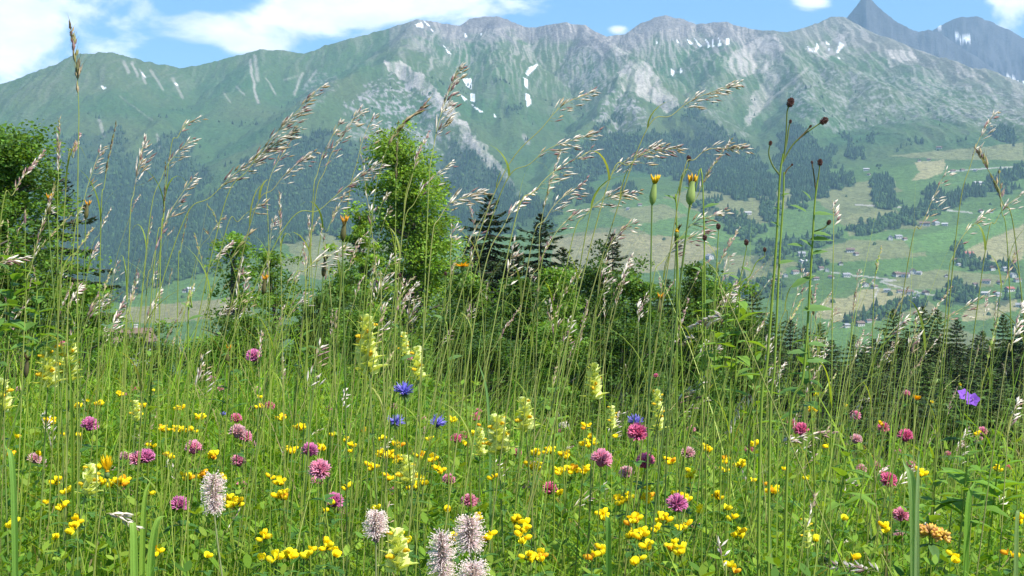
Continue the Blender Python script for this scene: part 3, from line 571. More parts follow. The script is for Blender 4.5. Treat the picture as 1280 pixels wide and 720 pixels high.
ROOFW = {'brown': 'brown', 'grey': 'grey', 'red': 'red', 'pale': 'pale'}
for (px, py, s, kind, wood, ln) in HOUSES:
    p = hit(px, py)
    if p is None: continue
    o = chalet(p, s * .80, rh.choice([-.25, .15, .5, -.6, 1.45, 1.8]) + rh.uniform(-.15, .15), kind, wood, ln)
    o['category'] = 'house'; LABELQ.append((o, '%s-roofed %s far across the valley' % (ROOFW[kind], 'timber chalet' if wood else 'white farmhouse'), 'houses across the valley', px, py))

# ------------------------------------------------------------------ trees just below the meadow
def tube(pts, rad, k=7):
    pts = np.asarray(pts, float); n = len(pts); rad = np.broadcast_to(np.asarray(rad, float), (n,))
    T = np.gradient(pts, axis=0); T /= np.linalg.norm(T, axis=1, keepdims=True) + 1e-12
    ref = np.array([1., 0, 0]) if abs(T[0, 0]) < .8 else np.array([0, 1., 0])
    U = np.cross(T, ref); U /= np.linalg.norm(U, axis=1, keepdims=True) + 1e-12; W = np.cross(T, U)
    a = np.linspace(0, 2 * np.pi, k, endpoint=False)
    V = pts[:, None] + rad[:, None, None] * (np.cos(a)[None, :, None] * U[:, None] + np.sin(a)[None, :, None] * W[:, None])
    i = np.arange(n - 1)[:, None] * k; j = np.arange(k)[None]; j2 = (j + 1) % k
    f = np.stack([i + j, i + k + j, i + k + j2, i + j2], -1).reshape(-1, 4)
    return V.reshape(-1, 3), f
class Acc:
    def __init__(s): s.V = []; s.Q = []; s.T = []; s.C = []; s.n = 0; s.mq = []; s.mt = []
    def add(s, v, f, c, mi=0):
        v = np.asarray(v, float); f = np.asarray(f); 
        if f.shape[1] == 4: s.Q.append(f + s.n); s.mq.append(np.full(len(f), mi))
        else: s.T.append(f + s.n); s.mt.append(np.full(len(f), mi))
        s.V.append(v); c = np.asarray(c, float); s.C.append(np.broadcast_to(c, (len(v), 3)) if c.ndim == 1 else c); s.n += len(v)
    def mesh(s, name, mats, smooth=True):
        fs = []; mi = []
        if s.Q: fs.append(np.concatenate(s.Q)); mi.append(np.concatenate(s.mq))
        if s.T: fs.append(np.concatenate(s.T)); mi.append(np.concatenate(s.mt))
        return make_mesh(name, np.concatenate(s.V), fs, mats, mat_idx=np.concatenate(mi), colors=np.concatenate(s.C), smooth=smooth)
def leaf_quads(P, size, r, up=.5, aspect=.55, tint=None, var=.3, dirs=None):
    """diamond shaped leaves at P"""
    n = len(P); d = r.normal(size=(n, 3)); 
    if dirs is not None: d = d * .6 + dirs
    d[:, 2] *= .6; d /= np.linalg.norm(d, axis=1, keepdims=True)
    nr = r.normal(size=(n, 3)); nr[:, 2] += up * 2.2; w = np.cross(d, nr); w /= np.linalg.norm(w, axis=1, keepdims=True)
    s = (size * r.uniform(.6, 1.3, n))[:, None]
    V = np.stack([P - d * s * .5, P + w * s * aspect * .5 + d * s * .05, P + d * s * .5, P - w * s * aspect * .5 + d * s * .05], 1)
    f = np.arange(n * 4).reshape(n, 4)
    c = tint[None] * r.uniform(1 - var, 1 + var, (n, 1)) * (1 + r.normal(0, .06, (n, 3)))
    return V.reshape(-1, 3), f, np.repeat(c, 4, axis=0)
def broadleaf(seed, H, R, crown0, nclus, per, leaf, tint, droop=0., tall=1.0, bark=(.13, .11, .09)):
    """a tree of height H: crown radius R starting at height crown0*H; returns trunk mesh and crown mesh"""
    r = np.random.default_rng(seed); tr = Acc(); cr = Acc()
    lean = r.normal(0, .03, 2) * H; zs = np.linspace(0, H * .92, 9); pts = np.stack([lean[0] * (zs / H) ** 2 + r.normal(0, .008, 9) * H, lean[1] * (zs / H) ** 2 + r.normal(0, .008, 9) * H, zs], -1); pts[0, :2] = 0
    v, f = tube(pts, np.linspace(H * .017, H * .003, 9), 8); tr.add(v, f, bark)
    cen = []
    for i in range(nclus):
        t = (i + r.random()) / nclus; t = t ** .9; z = H * (crown0 + (1 - crown0) * t)
        prof = (math.sin(math.pi * min(1, (t * .93 + .07)) ** .75) ** .7) * (1 - .25 * t); a = r.random() * 6.283; q = R * prof * r.uniform(.2, .95)
        ax = np.array([np.interp(z, zs, pts[:, 0]), np.interp(z, zs, pts[:, 1])])
        c = np.array([ax[0] + math.cos(a) * q, ax[1] + math.sin(a) * q, z]); cen.append(c)
        z0 = z - q * r.uniform(.35, .8); st = np.array([np.interp(z0, zs, pts[:, 0]), np.interp(z0, zs, pts[:, 1]), max(z0, H * crown0 * .7)])
        mid = (st + c) / 2 + [0, 0, q * .12]; k = np.linspace(0, 1, 5)[:, None]; bp = (1 - k) ** 2 * st + 2 * k * (1 - k) * mid + k ** 2 * c
        v, f = tube(bp, np.linspace(H * .005, H * .0012, 5), 5); tr.add(v, f, bark)
        sz = R * r.uniform(.26, .48) * (1 - .3 * t)
        for s_ in range(3):   # sub sprays
            cc = c + r.normal(0, sz * .55, 3) * [1, 1, .6]
            m = int(per / 3 * r.uniform(.6, 1.4)); P = r.normal(size=(m, 3)); P /= np.linalg.norm(P, axis=1, keepdims=True); P = cc + P * (sz * .62 * r.random((m, 1)) ** .45) * [1.15, 1.15, .62]
            out = P - np.array([ax[0], ax[1], z]); out[:, 2] = -droop; out /= np.linalg.norm(out, axis=1, keepdims=True) + 1e-6
            v, f, c3 = leaf_quads(P, leaf, r, .5, .6, np.array(tint) * r.uniform(.62, 1.35), .35, out * .8); cr.add(v, f, c3)
    return tr.mesh('trunk', M_bark), cr.mesh('crown', M_leaf, smooth=False)
def spruce(seed, H, R, tint, tiers=34, spr=12, dens=1.0, leaf=.22, bark=(.10, .075, .055)):
    r = np.random.default_rng(seed); tr = Acc(); cr = Acc()
    v, f = tube([(0, 0, -.5), (0, 0, H * .5), (0, 0, H)], [H * .014, H * .008, .01], 8); tr.add(v, f, bark)
    q = .15
    while q < H * .86:
        z = H - q; t = z / H; rad = R * (1 - math.exp(-q * .80 / R)) * r.uniform(.72, 1.18) + .06; nb = int(np.clip(5 + rad * 3.4, 5, spr + 3)); q += .20 + .05 * min(q, 8)
        for b in range(nb):
            a = (b + r.random() * .9) / nb * 6.283; L_ = rad * r.uniform(.5, 1.2); k = np.linspace(.04, 1, 6); up = max(0, 1 - q / 2.5)
            dz = L_ * ((-.42 * (1 - up) + .7 * up) * k + .20 * k ** 2.4); bx_, by_ = math.cos(a), math.sin(a); bp = np.stack([bx_ * L_ * k, by_ * L_ * k, z + dz], -1)
            v, f = tube(bp, np.linspace(.022, .005, 6), 3); tr.add(v, f, bark)
            m = int(max(9, 42 * dens * L_ ** 1.25 / (leaf / .25))); kk = r.random(m) ** .7; P = np.stack([np.interp(kk, k, bp[:, 0]), np.interp(kk, k, bp[:, 1]), np.interp(kk, k, bp[:, 2])], -1)
            side = r.choice([-1, 1], m) * r.random(m); w = L_ * .42 * (1.12 - kk); P = P + np.stack([-by_ * side * w, bx_ * side * w, -np.abs(r.normal(0, .07, m)) - .10 * np.abs(side) * w], -1)
            dirs = np.stack([bx_ * .9 - by_ * side * 1.3, by_ * .9 + bx_ * side * 1.3, np.full(m, -.35 + up)], -1)
            c0 = np.array(tint) * r.uniform(.7, 1.3); v, f, c3 = leaf_quads(P, leaf * (1 - .45 * math.exp(-q / 2)), r, .8, .45, c0, .3, dirs * 2); cr.add(v, f, c3)
    return tr.mesh('trunk', M_bark), cr.mesh('crown', M_needle, smooth=False)
def plant_tree(name, meshes, p, rz=0, s=(1, 1, 1)):
    o = empty(name, p); o.rotation_euler.z = rz; o.scale = s
    link('trunk', meshes[0], o); link('crown', meshes[1], o); return o
def tree_at(px, top, dist, name, builder, label, cat, group=None, **kw):
    """stand a tree on the hillside at this distance so that its tip reaches the height seen"""
    p = at(px, top, dist); z = ground_z(p[0], p[1]); H = p[2] - z
    o = plant_tree(name, builder(H=H, **kw), (p[0], p[1], z - .1), 0)
    tag(o, label, cat, group); return o
GB = (.14, .26, .035); GM = (.085, .165, .03); GD = (.034, .062, .022); GL = (.19, .32, .04)
tree_at(12, 168, 27, 'broadleaf_tree', broadleaf, 'leafy green tree at the edge of the meadow under the first summit', 'tree', seed=31, R=1.95, crown0=.2, nclus=170, per=330, leaf=.085, tint=(.115, .22, .033))
tree_at(70, 205, 33, 'spruce_tree', spruce, 'dark spruce standing close behind the leafy tree at the meadow edge', 'tree', seed=5, R=2.7, tint=GD, tiers=40, leaf=.2)
tree_at(-78, -60, 22, 'tall_ash_tree', broadleaf, 'tall tree showing only twig tips against the sky over the meadow edge', 'tree', seed=8, R=1.52, crown0=.4, nclus=50, per=80, leaf=.09, tint=GM)
tree_at(118, 350, 24, 'hazel_bush', broadleaf, 'low bright bush at the foot of the leafy tree', 'bush', seed=41, R=1.2, crown0=.1, nclus=60, per=200, leaf=.08, tint=GB)
tree_at(300, 292, 34, 'young_ash_tree', broadleaf, 'thin airy young tree with pale green leaves in front of the forested slope', 'tree', seed=51, R=1.6, crown0=.2, nclus=60, per=220, leaf=.09, tint=GB)
tree_at(348, 308, 36, 'young_ash_tree', broadleaf, 'second thin young tree, lower, between the airy sapling and the big feathery tree', 'tree', seed=52, R=1.6, crown0=.2, nclus=60, per=220, leaf=.09, tint=GB)
tree_at(516, 178, 45, 'feathery_tree', broadleaf, 'tall feathery bright green tree beside the dark spruces', 'tree', seed=61, R=2.75, crown0=.15, nclus=190, per=360, leaf=.11, tint=GL, droop=.4)
tree_at(468, 262, 43, 'feathery_tree', broadleaf, 'smaller bright green tree leaning into the flank of the tall feathery one', 'tree', seed=62, R=1.3, crown0=.2, nclus=60, per=260, leaf=.11, tint=GL, droop=.4)
tree_at(612, 238, 62, 'spruce_tree', spruce, 'dark spruce next to the feathery tree, taller of the two there', 'tree', seed=11, R=3.7, tint=GD, tiers=42, leaf=.28)
tree_at(676, 262, 64, 'spruce_tree', spruce, 'dark spruce, the lower and slimmer one beside the taller dark spruce', 'tree', seed=12, R=3.2, tint=GD, tiers=40, leaf=.28)
tree_at(766, 288, 70, 'spruce_tree', spruce, 'small pointed spruce top alone above the bright bushes and pale hayfield', 'tree', seed=13, R=2.4, tint=(.036, .062, .022), tiers=40, leaf=.28)
tree_at(590, 290, 58, 'spruce_tree', spruce, 'dark spruce half behind the feathery tree, left of the tall dark one', 'tree', seed=15, R=3.0, tint=GD, tiers=36, leaf=.28)
tree_at(705, 305, 58, 'spruce_tree', spruce, 'dark spruce at the outer end of the dark spruce group by the hayfield', 'tree', seed=16, R=3.0, tint=GD, tiers=36, leaf=.28)
tree_at(645, 300, 60, 'spruce_tree', spruce, 'short spruce wedged between the two dark spruces', 'tree', seed=14, R=3.0, tint=GD, tiers=36, leaf=.28)
# rounded bright bushes filling the slope in front of the spruces
BUSH = [(585, 345, 38, 1.7), (640, 352, 36, 1.6), (700, 335, 40, 1.6), (745, 332, 42, 1.6), (800, 342, 40, 1.7), (850, 335, 44, 1.6), (895, 352, 42, 1.5), (560, 395, 30, 1.4), (430, 345, 34, 1.3), (395, 372, 32, 1.2), (250, 418, 30, 1.3), (200, 428, 28, 1.2), (150, 422, 28, 1.1), (940, 398, 40, 1.5), (690, 400, 31, 1.5), (780, 402, 31, 1.6), (860, 405, 33, 1.5), (330, 395, 29, 1.2), (470, 385, 30, 1.3), (620, 420, 28, 1.4), (505, 420, 27, 1.1)]
BP = [None] * 4
for i, (px, top, d, R) in enumerate(BUSH):
    p = at(px, top, d); z = ground_z(p[0], p[1]); H = p[2] - z; k = i % 4
    if BP[k] is None: BP[k] = (broadleaf(200 + k, 8.0, 1.75, .12, 90, 300, .10, [(.095, .185, .03), GM, GB, (.07, .14, .03)][k]), 8.0)
    ms, h0 = BP[k]; o = plant_tree('hazel_bush', ms, (p[0], p[1], z - .1), i * 1.3, (R / 1.6, R / 1.6, H / h0)); o['category'] = 'bush'
    LABELQ.append((o, 'rounded green bush below the meadow', 'bushes below the meadow', px, top))
# spruce wood lower down the hillside
SPR = [(941, 352, 95), (965, 384, 105), (988, 394, 110), (1006, 402, 120), (1025, 398, 125), (1040, 420, 118), (1067, 413, 120), (1092, 418, 112), (1117, 380, 105), (1134, 408, 118), (1154, 377, 105), (1172, 381, 110), (1196, 394, 108), (1221, 416, 112), (1238, 420, 104), (1254, 387, 100), (1275, 398, 98), (1292, 380, 95), (915, 372, 100), (1085, 440, 90), (1050, 448, 92), (1015, 445, 94), (975, 440, 90), (1128, 442, 88), (1160, 448, 84), (1200, 440, 86), (1235, 452, 82), (1268, 446, 84), (1102, 462, 76), (1180, 470, 74), (1040, 474, 72), (990, 470, 78), (1300, 430, 84), (890, 392, 105), (1246, 480, 70), (955, 420, 84), (1000, 430, 82), (1028, 455, 80), (1060, 452, 78), (1080, 425, 100), (1110, 430, 96), (1145, 425, 98), (1186, 424, 100), (1210, 432, 92), (1228, 408, 110), (1262, 418, 96), (1290, 425, 90), (1140, 478, 70), (1075, 470, 74), (1215, 478, 70), (960, 455, 80), (1284, 470, 72), (1020, 490, 66), (930, 410, 95),
       (1330, 395, 95), (1385, 370, 100), (845, 372, 110), (700, 355, 62), (735, 345, 66), (560, 362, 60), (800, 350, 60), (835, 340, 66), (872, 356, 58), (640, 372, 50), (760, 385, 46)]
SP = []
for i, (px, top, d) in enumerate(SPR):
    p = at(px, top, d); z = ground_z(p[0], p[1]); H = p[2] - z; k = i % 5
    if len(SP) <= k: SP.append(spruce(300 + k, 24.0, 3.6 + .3 * k, [(.062, .105, .028), (.080, .14, .032), (.048, .082, .026), (.066, .108, .032), (.095, .165, .035)][k], tiers=50, leaf=.30, spr=13, dens=.8))
    o = plant_tree('spruce_tree', SP[k], (p[0], p[1], z - .3), i * 2.1, (.92 + .1 * (i % 3), .92 + .1 * (i % 3), H / 24.0)); o['category'] = 'tree'
    LABELQ.append((o, 'dark spruce in the lower wood', 'spruces in the wood below the meadow', px, top))
# an old farm roof half hidden behind the grass
p = at(160, 409, 360); o = chalet((p[0], p[1], p[2] - 7.6), .85, .5, 'brown', 1, 1.0); tag(o, 'brown-roofed farmhouse half hidden behind the tall grass below the field', 'house')

# ------------------------------------------------------------------ meadow: builders
M_grass = leaf_material('grass_blade', .45, .5, .2); M_herb = leaf_material('herb_leaf', .38, .55, .2); M_stem = leaf_material('stem', .15, .5, .25)
M_petal = leaf_material('petal', .30, .7, .15, .9); M_seed = leaf_material('seed_husk', .22, .5, .35, .8)
def ribbons(P, phi, h, reach, width, c0, c1, segs=5, power=2.0, twist=.5, droop=0.0, r=RNG):
    """curved blades: P feet, phi lean direction, h height, reach sideways"""
    n = len(P); t = np.linspace(0, 1, segs + 1)[None, :]
    ux, uy = np.cos(phi)[:, None], np.sin(phi)[:, None]; q = reach[:, None] * t ** power
    z = h[:, None] * (t - droop * t ** 4 if np.isscalar(droop) else t - droop[:, None] * t ** 4)
    C = np.stack([P[:, 0:1] + ux * q, P[:, 1:2] + uy * q, P[:, 2:3] + z], -1)
    tw = phi[:, None] + np.pi / 2 + r.normal(0, twist, (n, 1)) + r.normal(0, .5, (n, 1)) * t
    wv = np.stack([np.cos(tw), np.sin(tw), 0 * tw], -1); w = width[:, None] * np.clip(1.15 - t ** 1.6 * 1.12, .03, 1)
    V = np.stack([C - wv * w[..., None] / 2, C + wv * w[..., None] / 2], 2)            # n, s+1, 2, 3
    b = np.arange(n)[:, None] * (segs + 1) * 2 + np.arange(segs)[None] * 2
    f = np.stack([b, b + 1, b + 3, b + 2], -1).reshape(-1, 4)
    col = c0[:, None, :] * (1 - t[..., None]) + c1[:, None, :] * t[..., None]; col = np.repeat(col[:, :, None, :], 2, axis=2)
    return V.reshape(-1, 3), f, col.reshape(-1, 3)
def spindles(P, D, Ln, W, cb, ct, mid=.4):
    """slim pointed bodies from P along D"""
    n = len(P); D = D / (np.linalg.norm(D, axis=1, keepdims=True) + 1e-9); ref = np.tile([0., 0, 1], (n, 1)); ref[np.abs(D[:, 2]) > .9] = [1, 0, 0]
    U = np.cross(D, ref); U /= np.linalg.norm(U, axis=1, keepdims=True); Wv = np.cross(D, U); Ln = np.broadcast_to(Ln, (n,))[:, None]; W = np.broadcast_to(W, (n,))[:, None] / 2
    M = P + D * Ln * mid
    V = np.stack([P, M + U * W, M + Wv * W, M - U * W, M - Wv * W, P + D * Ln], 1)
    F_ = np.array([(0, 2, 1), (0, 3, 2), (0, 4, 3), (0, 1, 4), (5, 1, 2), (5, 2, 3), (5, 3, 4), (5, 4, 1)])
    f = (F_[None] + (np.arange(n) * 6)[:, None, None]).reshape(-1, 3)
    cb = np.broadcast_to(cb, (n, 3)); ct = np.broadcast_to(ct, (n, 3)); c = np.stack([cb, (cb + ct) / 2, (cb + ct) / 2, (cb + ct) / 2, (cb + ct) / 2, ct], 1)
    return V.reshape(-1, 3), f, c.reshape(-1, 3)
def blob(c, rad, tint, nu=8, nv=6, tip=None):
    """small rounded body, radii (a,b,c) along axes"""
    th = np.linspace(0, np.pi, nv); ph = np.linspace(0, 2 * np.pi, nu, endpoint=False)
    V = np.array([(math.sin(a) * math.cos(b) * rad[0], math.sin(a) * math.sin(b) * rad[1], math.cos(a) * rad[2]) for a in th for b in ph]) + np.asarray(c)
    i = np.arange(nv - 1)[:, None] * nu; j = np.arange(nu)[None]; f = np.stack([i + j, i + nu + j, i + nu + (j + 1) % nu, i + (j + 1) % nu], -1).reshape(-1, 4)
    col = np.tile(np.asarray(tint, float), (len(V), 1))
    if tip is not None:
        t = ((V[:, 2] - V[:, 2].min()) / np.ptp(V[:, 2]))[:, None]; col = col * (1 - t) + np.asarray(tip) * t
    return V, f, col
def leaflet(L_, W_, tint, fold=.25, serr=0, droop=.3):
    """one leaf lying along +x from the origin"""
    k = 9; t = np.linspace(0, 1, k); w = W_ * np.sin(np.pi * t ** .8) ** .9 * .5; w[0] = W_ * .03; w[-1] = W_ * .02
    if serr: w = w * (1 + serr * ((np.arange(k) % 2) * 2 - 1))
    x = L_ * t; z = -droop * L_ * t ** 2; V = np.concatenate([np.stack([x, w, z + w * fold], -1), np.stack([x, 0 * w, z], -1), np.stack([x, -w, z + w * fold], -1)])
    i = np.arange(k - 1); f = np.concatenate([np.stack([i + k, i + k + 1, i + 1, i], -1), np.stack([i + 2 * k, i + 2 * k + 1, i + k + 1, i + k], -1)])
    return V, f, np.tile(np.asarray(tint, float), (len(V), 1)) * (1 + .12 * np.repeat([1, -1, 1], k))[:, None]
def rot(V, rz=0, ry=0, rx=0):
    V = np.asarray(V, float)
    if rx: c, s = math.cos(rx), math.sin(rx); V = V @ np.array([[1, 0, 0], [0, c, s], [0, -s, c]])
    if ry: c, s = math.cos(ry), math.sin(ry); V = V @ np.array([[c, 0, -s], [0, 1, 0], [s, 0, c]])
    if rz: c, s = math.cos(rz), math.sin(rz); V = V @ np.array([[c, s, 0], [-s, c, 0], [0, 0, 1]])
    return V
def spline(pts, n=16):
    """Catmull-Rom through the points"""
    P = np.asarray(pts, float); P = np.concatenate([[2 * P[0] - P[1]], P, [2 * P[-1] - P[-2]]]); o = []
    m = len(P) - 3
    for s in range(m):
        a, b, c, d = P[s:s + 4]; t = np.linspace(0, 1, n, endpoint=(s == m - 1))[:, None]
        o.append(.5 * ((2 * b) + (-a + c) * t + (2 * a - 5 * b + 4 * c - d) * t ** 2 + (-a + 3 * b - 3 * c + d) * t ** 3))
    return np.concatenate(o)

# ------------------------------------------------------------------ sward (one mass each of blades, thin stems and small leaves)
def scatter(n, r, y0=.95, y1=6.0, side=1.0, k=.45, pw=1.0):
    y = y0 + (y1 - y0) * r.random(n) ** pw; x = (r.random(n) * 2 - 1) * (k * y + side)
    return x, y
def hz_(x, y): return height(x, y)
r = np.random.default_rng(101)
def sward(n, r, **kw):
    x, y = scatter(n, r, **kw); z = hz_(x, y); return np.stack([x, y, z - .01], -1)
PAL = np.array([[.14, .32, .014], [.23, .41, .020], [.075, .18, .014], [.11, .24, .028], [.30, .43, .04]])
def blades(n, hm, hs, wm, r, pal=PAL, pw=2.0, reach=.5, **kw):
    P = sward(n, r, **kw); patch = fbm(P[:, 0] * 1.7, P[:, 1] * 1.7, 3)
    pxx = 640 + F * P[:, 0] / np.maximum(P[:, 1], .5); hf = np.where(P[:, 1] > 2.8, np.interp(pxx, [0, 430, 560, 720, 900, 1280], [1.05, 1.0, .74, .66, .72, .66]), 1.0)
    h = np.clip(r.normal(hm, hs, n) * (1 + .55 * patch) * hf, .06, .75); phi = r.random(n) * 6.283; phi = np.where(r.random(n) < .35, r.normal(0, .8, n), phi)
    c = pal[r.integers(0, len(pal), n)] * r.uniform(.75, 1.25, (n, 1)); dead = r.random(n) < .07; c[dead] = np.array([.34, .27, .13])
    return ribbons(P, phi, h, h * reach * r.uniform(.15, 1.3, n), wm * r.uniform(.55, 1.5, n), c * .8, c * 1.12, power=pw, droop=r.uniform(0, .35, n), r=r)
A = Acc()
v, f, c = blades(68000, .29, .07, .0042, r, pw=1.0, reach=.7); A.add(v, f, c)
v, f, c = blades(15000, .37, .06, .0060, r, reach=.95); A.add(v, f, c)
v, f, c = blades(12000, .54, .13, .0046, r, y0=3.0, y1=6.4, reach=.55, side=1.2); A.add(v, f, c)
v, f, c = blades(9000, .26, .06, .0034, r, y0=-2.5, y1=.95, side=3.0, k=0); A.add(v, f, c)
P = None
x_, y_ = scatter(26000, r, y0=5.6, y1=16, side=2.5); P = np.stack([x_, y_, hz_(x_, y_) - .02], -1); n = len(P); h = r.uniform(.2, .6, n) * np.interp(640 + F * x_ / y_, [0, 430, 560, 1280], [1.2, 1.1, .5, .5]); cc_ = PAL[r.integers(0, 5, n)] * r.uniform(.7, 1.2, (n, 1))
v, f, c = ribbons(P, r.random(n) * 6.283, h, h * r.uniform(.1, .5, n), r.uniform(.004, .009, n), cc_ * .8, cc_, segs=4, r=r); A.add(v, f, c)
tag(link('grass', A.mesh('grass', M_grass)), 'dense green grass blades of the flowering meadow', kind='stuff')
# thin seedless stems
A = Acc(); n = 4600; x_, y_ = scatter(n, r, y0=1.3, y1=6.2, side=.9, pw=.6); P = np.stack([x_, y_, hz_(x_, y_)], -1); h = np.clip(r.normal(.62, .15, n), .3, 1.0)
c = np.array([[.26, .36, .05], [.34, .40, .08], [.36, .40, .10], [.22, .36, .04]])[r.integers(0, 4, n)] * r.uniform(.8, 1.2, (n, 1))
v, f, c = ribbons(P, r.normal(0, .75, n), h, h * np.abs(r.normal(0, .32, n)), r.uniform(.0011, .0024, n), c, c * 1.2, segs=6, power=1.7, r=r); A.add(v, f, c)
tag(link('grass_stems', A.mesh('grass_stems', M_stem)), 'thin bare grass stems rising out of the sward', kind='stuff')
# clover and vetch leaves
A = Acc(); n = 60000
P = sward(n, r, side=.8, y0=1.0, y1=5.8, pw=.95); pt = fbm(P[:, 0] * 1.3 + 5, P[:, 1] * 1.3, 3); keep = r.random(n) < np.clip(.55 + pt * 1.4, .12, 1); P = P[keep]; n = len(P)
P[:, 2] += np.clip(r.normal(.29, .08, n), .05, .44) * np.where((P[:, 1] > 2.8) & (P[:, 0] > -.1), .62, 1)
s_ = r.uniform(.010, .021, n); th = r.random(n) * 6.283
tt = np.linspace(0, 1, 5); wl_ = np.array([.05, .75, 1.0, .8, .06])
cl_ = np.array([[.11, .24, .022], [.18, .32, .03], [.08, .18, .02], [.24, .36, .04]])[r.integers(0, 4, n)] * r.uniform(.8, 1.2, (n, 1)); tilt = r.normal(0, .45, n)
for k in range(3):
    a = th + k * 2.094 + r.normal(0, .15, n); d = np.stack([np.cos(a), np.sin(a), .25 + .5 * np.sin(tilt + k)], -1); nr = np.stack([-np.cos(a) * .3, -np.sin(a) * .3, np.ones(n)], -1) + r.normal(0, .35, (n, 3)); w = np.cross(d, nr); w /= np.linalg.norm(w, axis=1, keepdims=True)
    C_ = P[:, None] + d[:, None] * (tt[None, :, None] * s_[:, None, None]); ww = w[:, None] * (wl_[None, :, None] * s_[:, None, None] * .27)
    V = np.stack([C_ - ww, C_ + ww], 2).reshape(-1, 3); b = np.arange(n)[:, None] * 10 + np.arange(4)[None] * 2; f = np.stack([b, b + 1, b + 3, b + 2], -1).reshape(-1, 4)
    A.add(V, f, np.repeat(cl_, 10, axis=0))
v, f, c = ribbons(P - [0, 0, .16], r.random(n) * 6.28, np.full(n, .16), np.full(n, .02), np.full(n, .0014), cl_, cl_, segs=2, r=r); A.add(v, f, c)
tag(link('clover_leaves', A.mesh('clover_leaves', M_herb)), 'small three-part clover and trefoil leaves carpeting the meadow', kind='stuff')
# feathery pinnate and lance leaves among the grass
A = Acc(); n = 9000; P = sward(n, r, side=.8, y0=1.1, y1=6.0); P[:, 2] += r.uniform(.08, .36, n); ph = r.random(n) * 6.283
cl_ = np.array([[.14, .27, .025], [.24, .36, .04], [.09, .19, .025]])[r.integers(0, 3, n)] * r.uniform(.8, 1.2, (n, 1))
v, f, c = ribbons(P, ph, r.uniform(.01, .08, n), r.uniform(.03, .09, n), r.uniform(.006, .013, n), cl_ * .9, cl_ * 1.1, segs=5, power=1.0, droop=r.uniform(.2, 1.2, n), twist=.3, r=r); A.add(v, f, c)
tag(link('herb_leaves', A.mesh('herb_leaves', M_herb)), 'lance-shaped herb leaves between the grasses', kind='stuff')

# ------------------------------------------------------------------ seed-headed grasses, each stalk a thing
SIL = np.array([.62, .56, .47]); PUR = np.array([.26, .15, .14]); TAN = np.array([.40, .31, .17]); OLV = np.array([.20, .19, .06]); DRK = np.array([.085, .065, .03]); GRN = np.array([.25, .34, .045]); GYE = np.array([.30, .30, .10])
STY = {  # colours, spikelets, spikelet length, width, splay, branch length
 'oat': ([SIL, SIL * 1.15, SIL * .85, TAN, PUR], 46, .0165, .0026, .55, .022),
 'brown': ([TAN, PUR, OLV, SIL], 52, .011, .0022, .25, .007),
 'dark': ([DRK, DRK * 1.5, OLV * .7], 44, .010, .0020, .14, .003),
 'brome': ([OLV, TAN, PUR * .8, DRK * 1.3, OLV * 1.2], 30, .019, .0040, .22, .008),
 'woolly': ([SIL * 1.2, SIL * 1.3, SIL, PUR * 1.3], 70, .015, .0030, .5, .008),
 'purple': ([PUR * 1.3, PUR, TAN, SIL], 60, .009, .0022, .35, .006),
 'green': ([GYE, GRN * 1.2, TAN], 50, .010, .0024, .25, .005)}
KW = {'oat': ('oat_grass', 'stalk with loose silvery oat-like spikelets', 'silvery oat grasses rising above the meadow'), 'brown': ('bent_grass', 'grass stalk with slim bronze head', 'bronze-headed grasses rising above the meadow'),
      'dark': ('sedge_stalk', 'stalk with narrow blackish spike', 'stalks with dark narrow spikes'), 'brome': ('brome_grass', 'brome stalk with heavy brown spikelets', 'brome grasses with heavy brown spikelets'),
      'woolly': ('velvet_grass', 'grass stalk with dense pale plume', 'pale woolly grass plumes'), 'purple': ('fescue_grass', 'grass stalk with compact purplish head', 'purplish grasses in the meadow'),
      'green': ('meadow_grass', 'grass stalk with greenish unripe head', 'greenish unripe grass heads')}
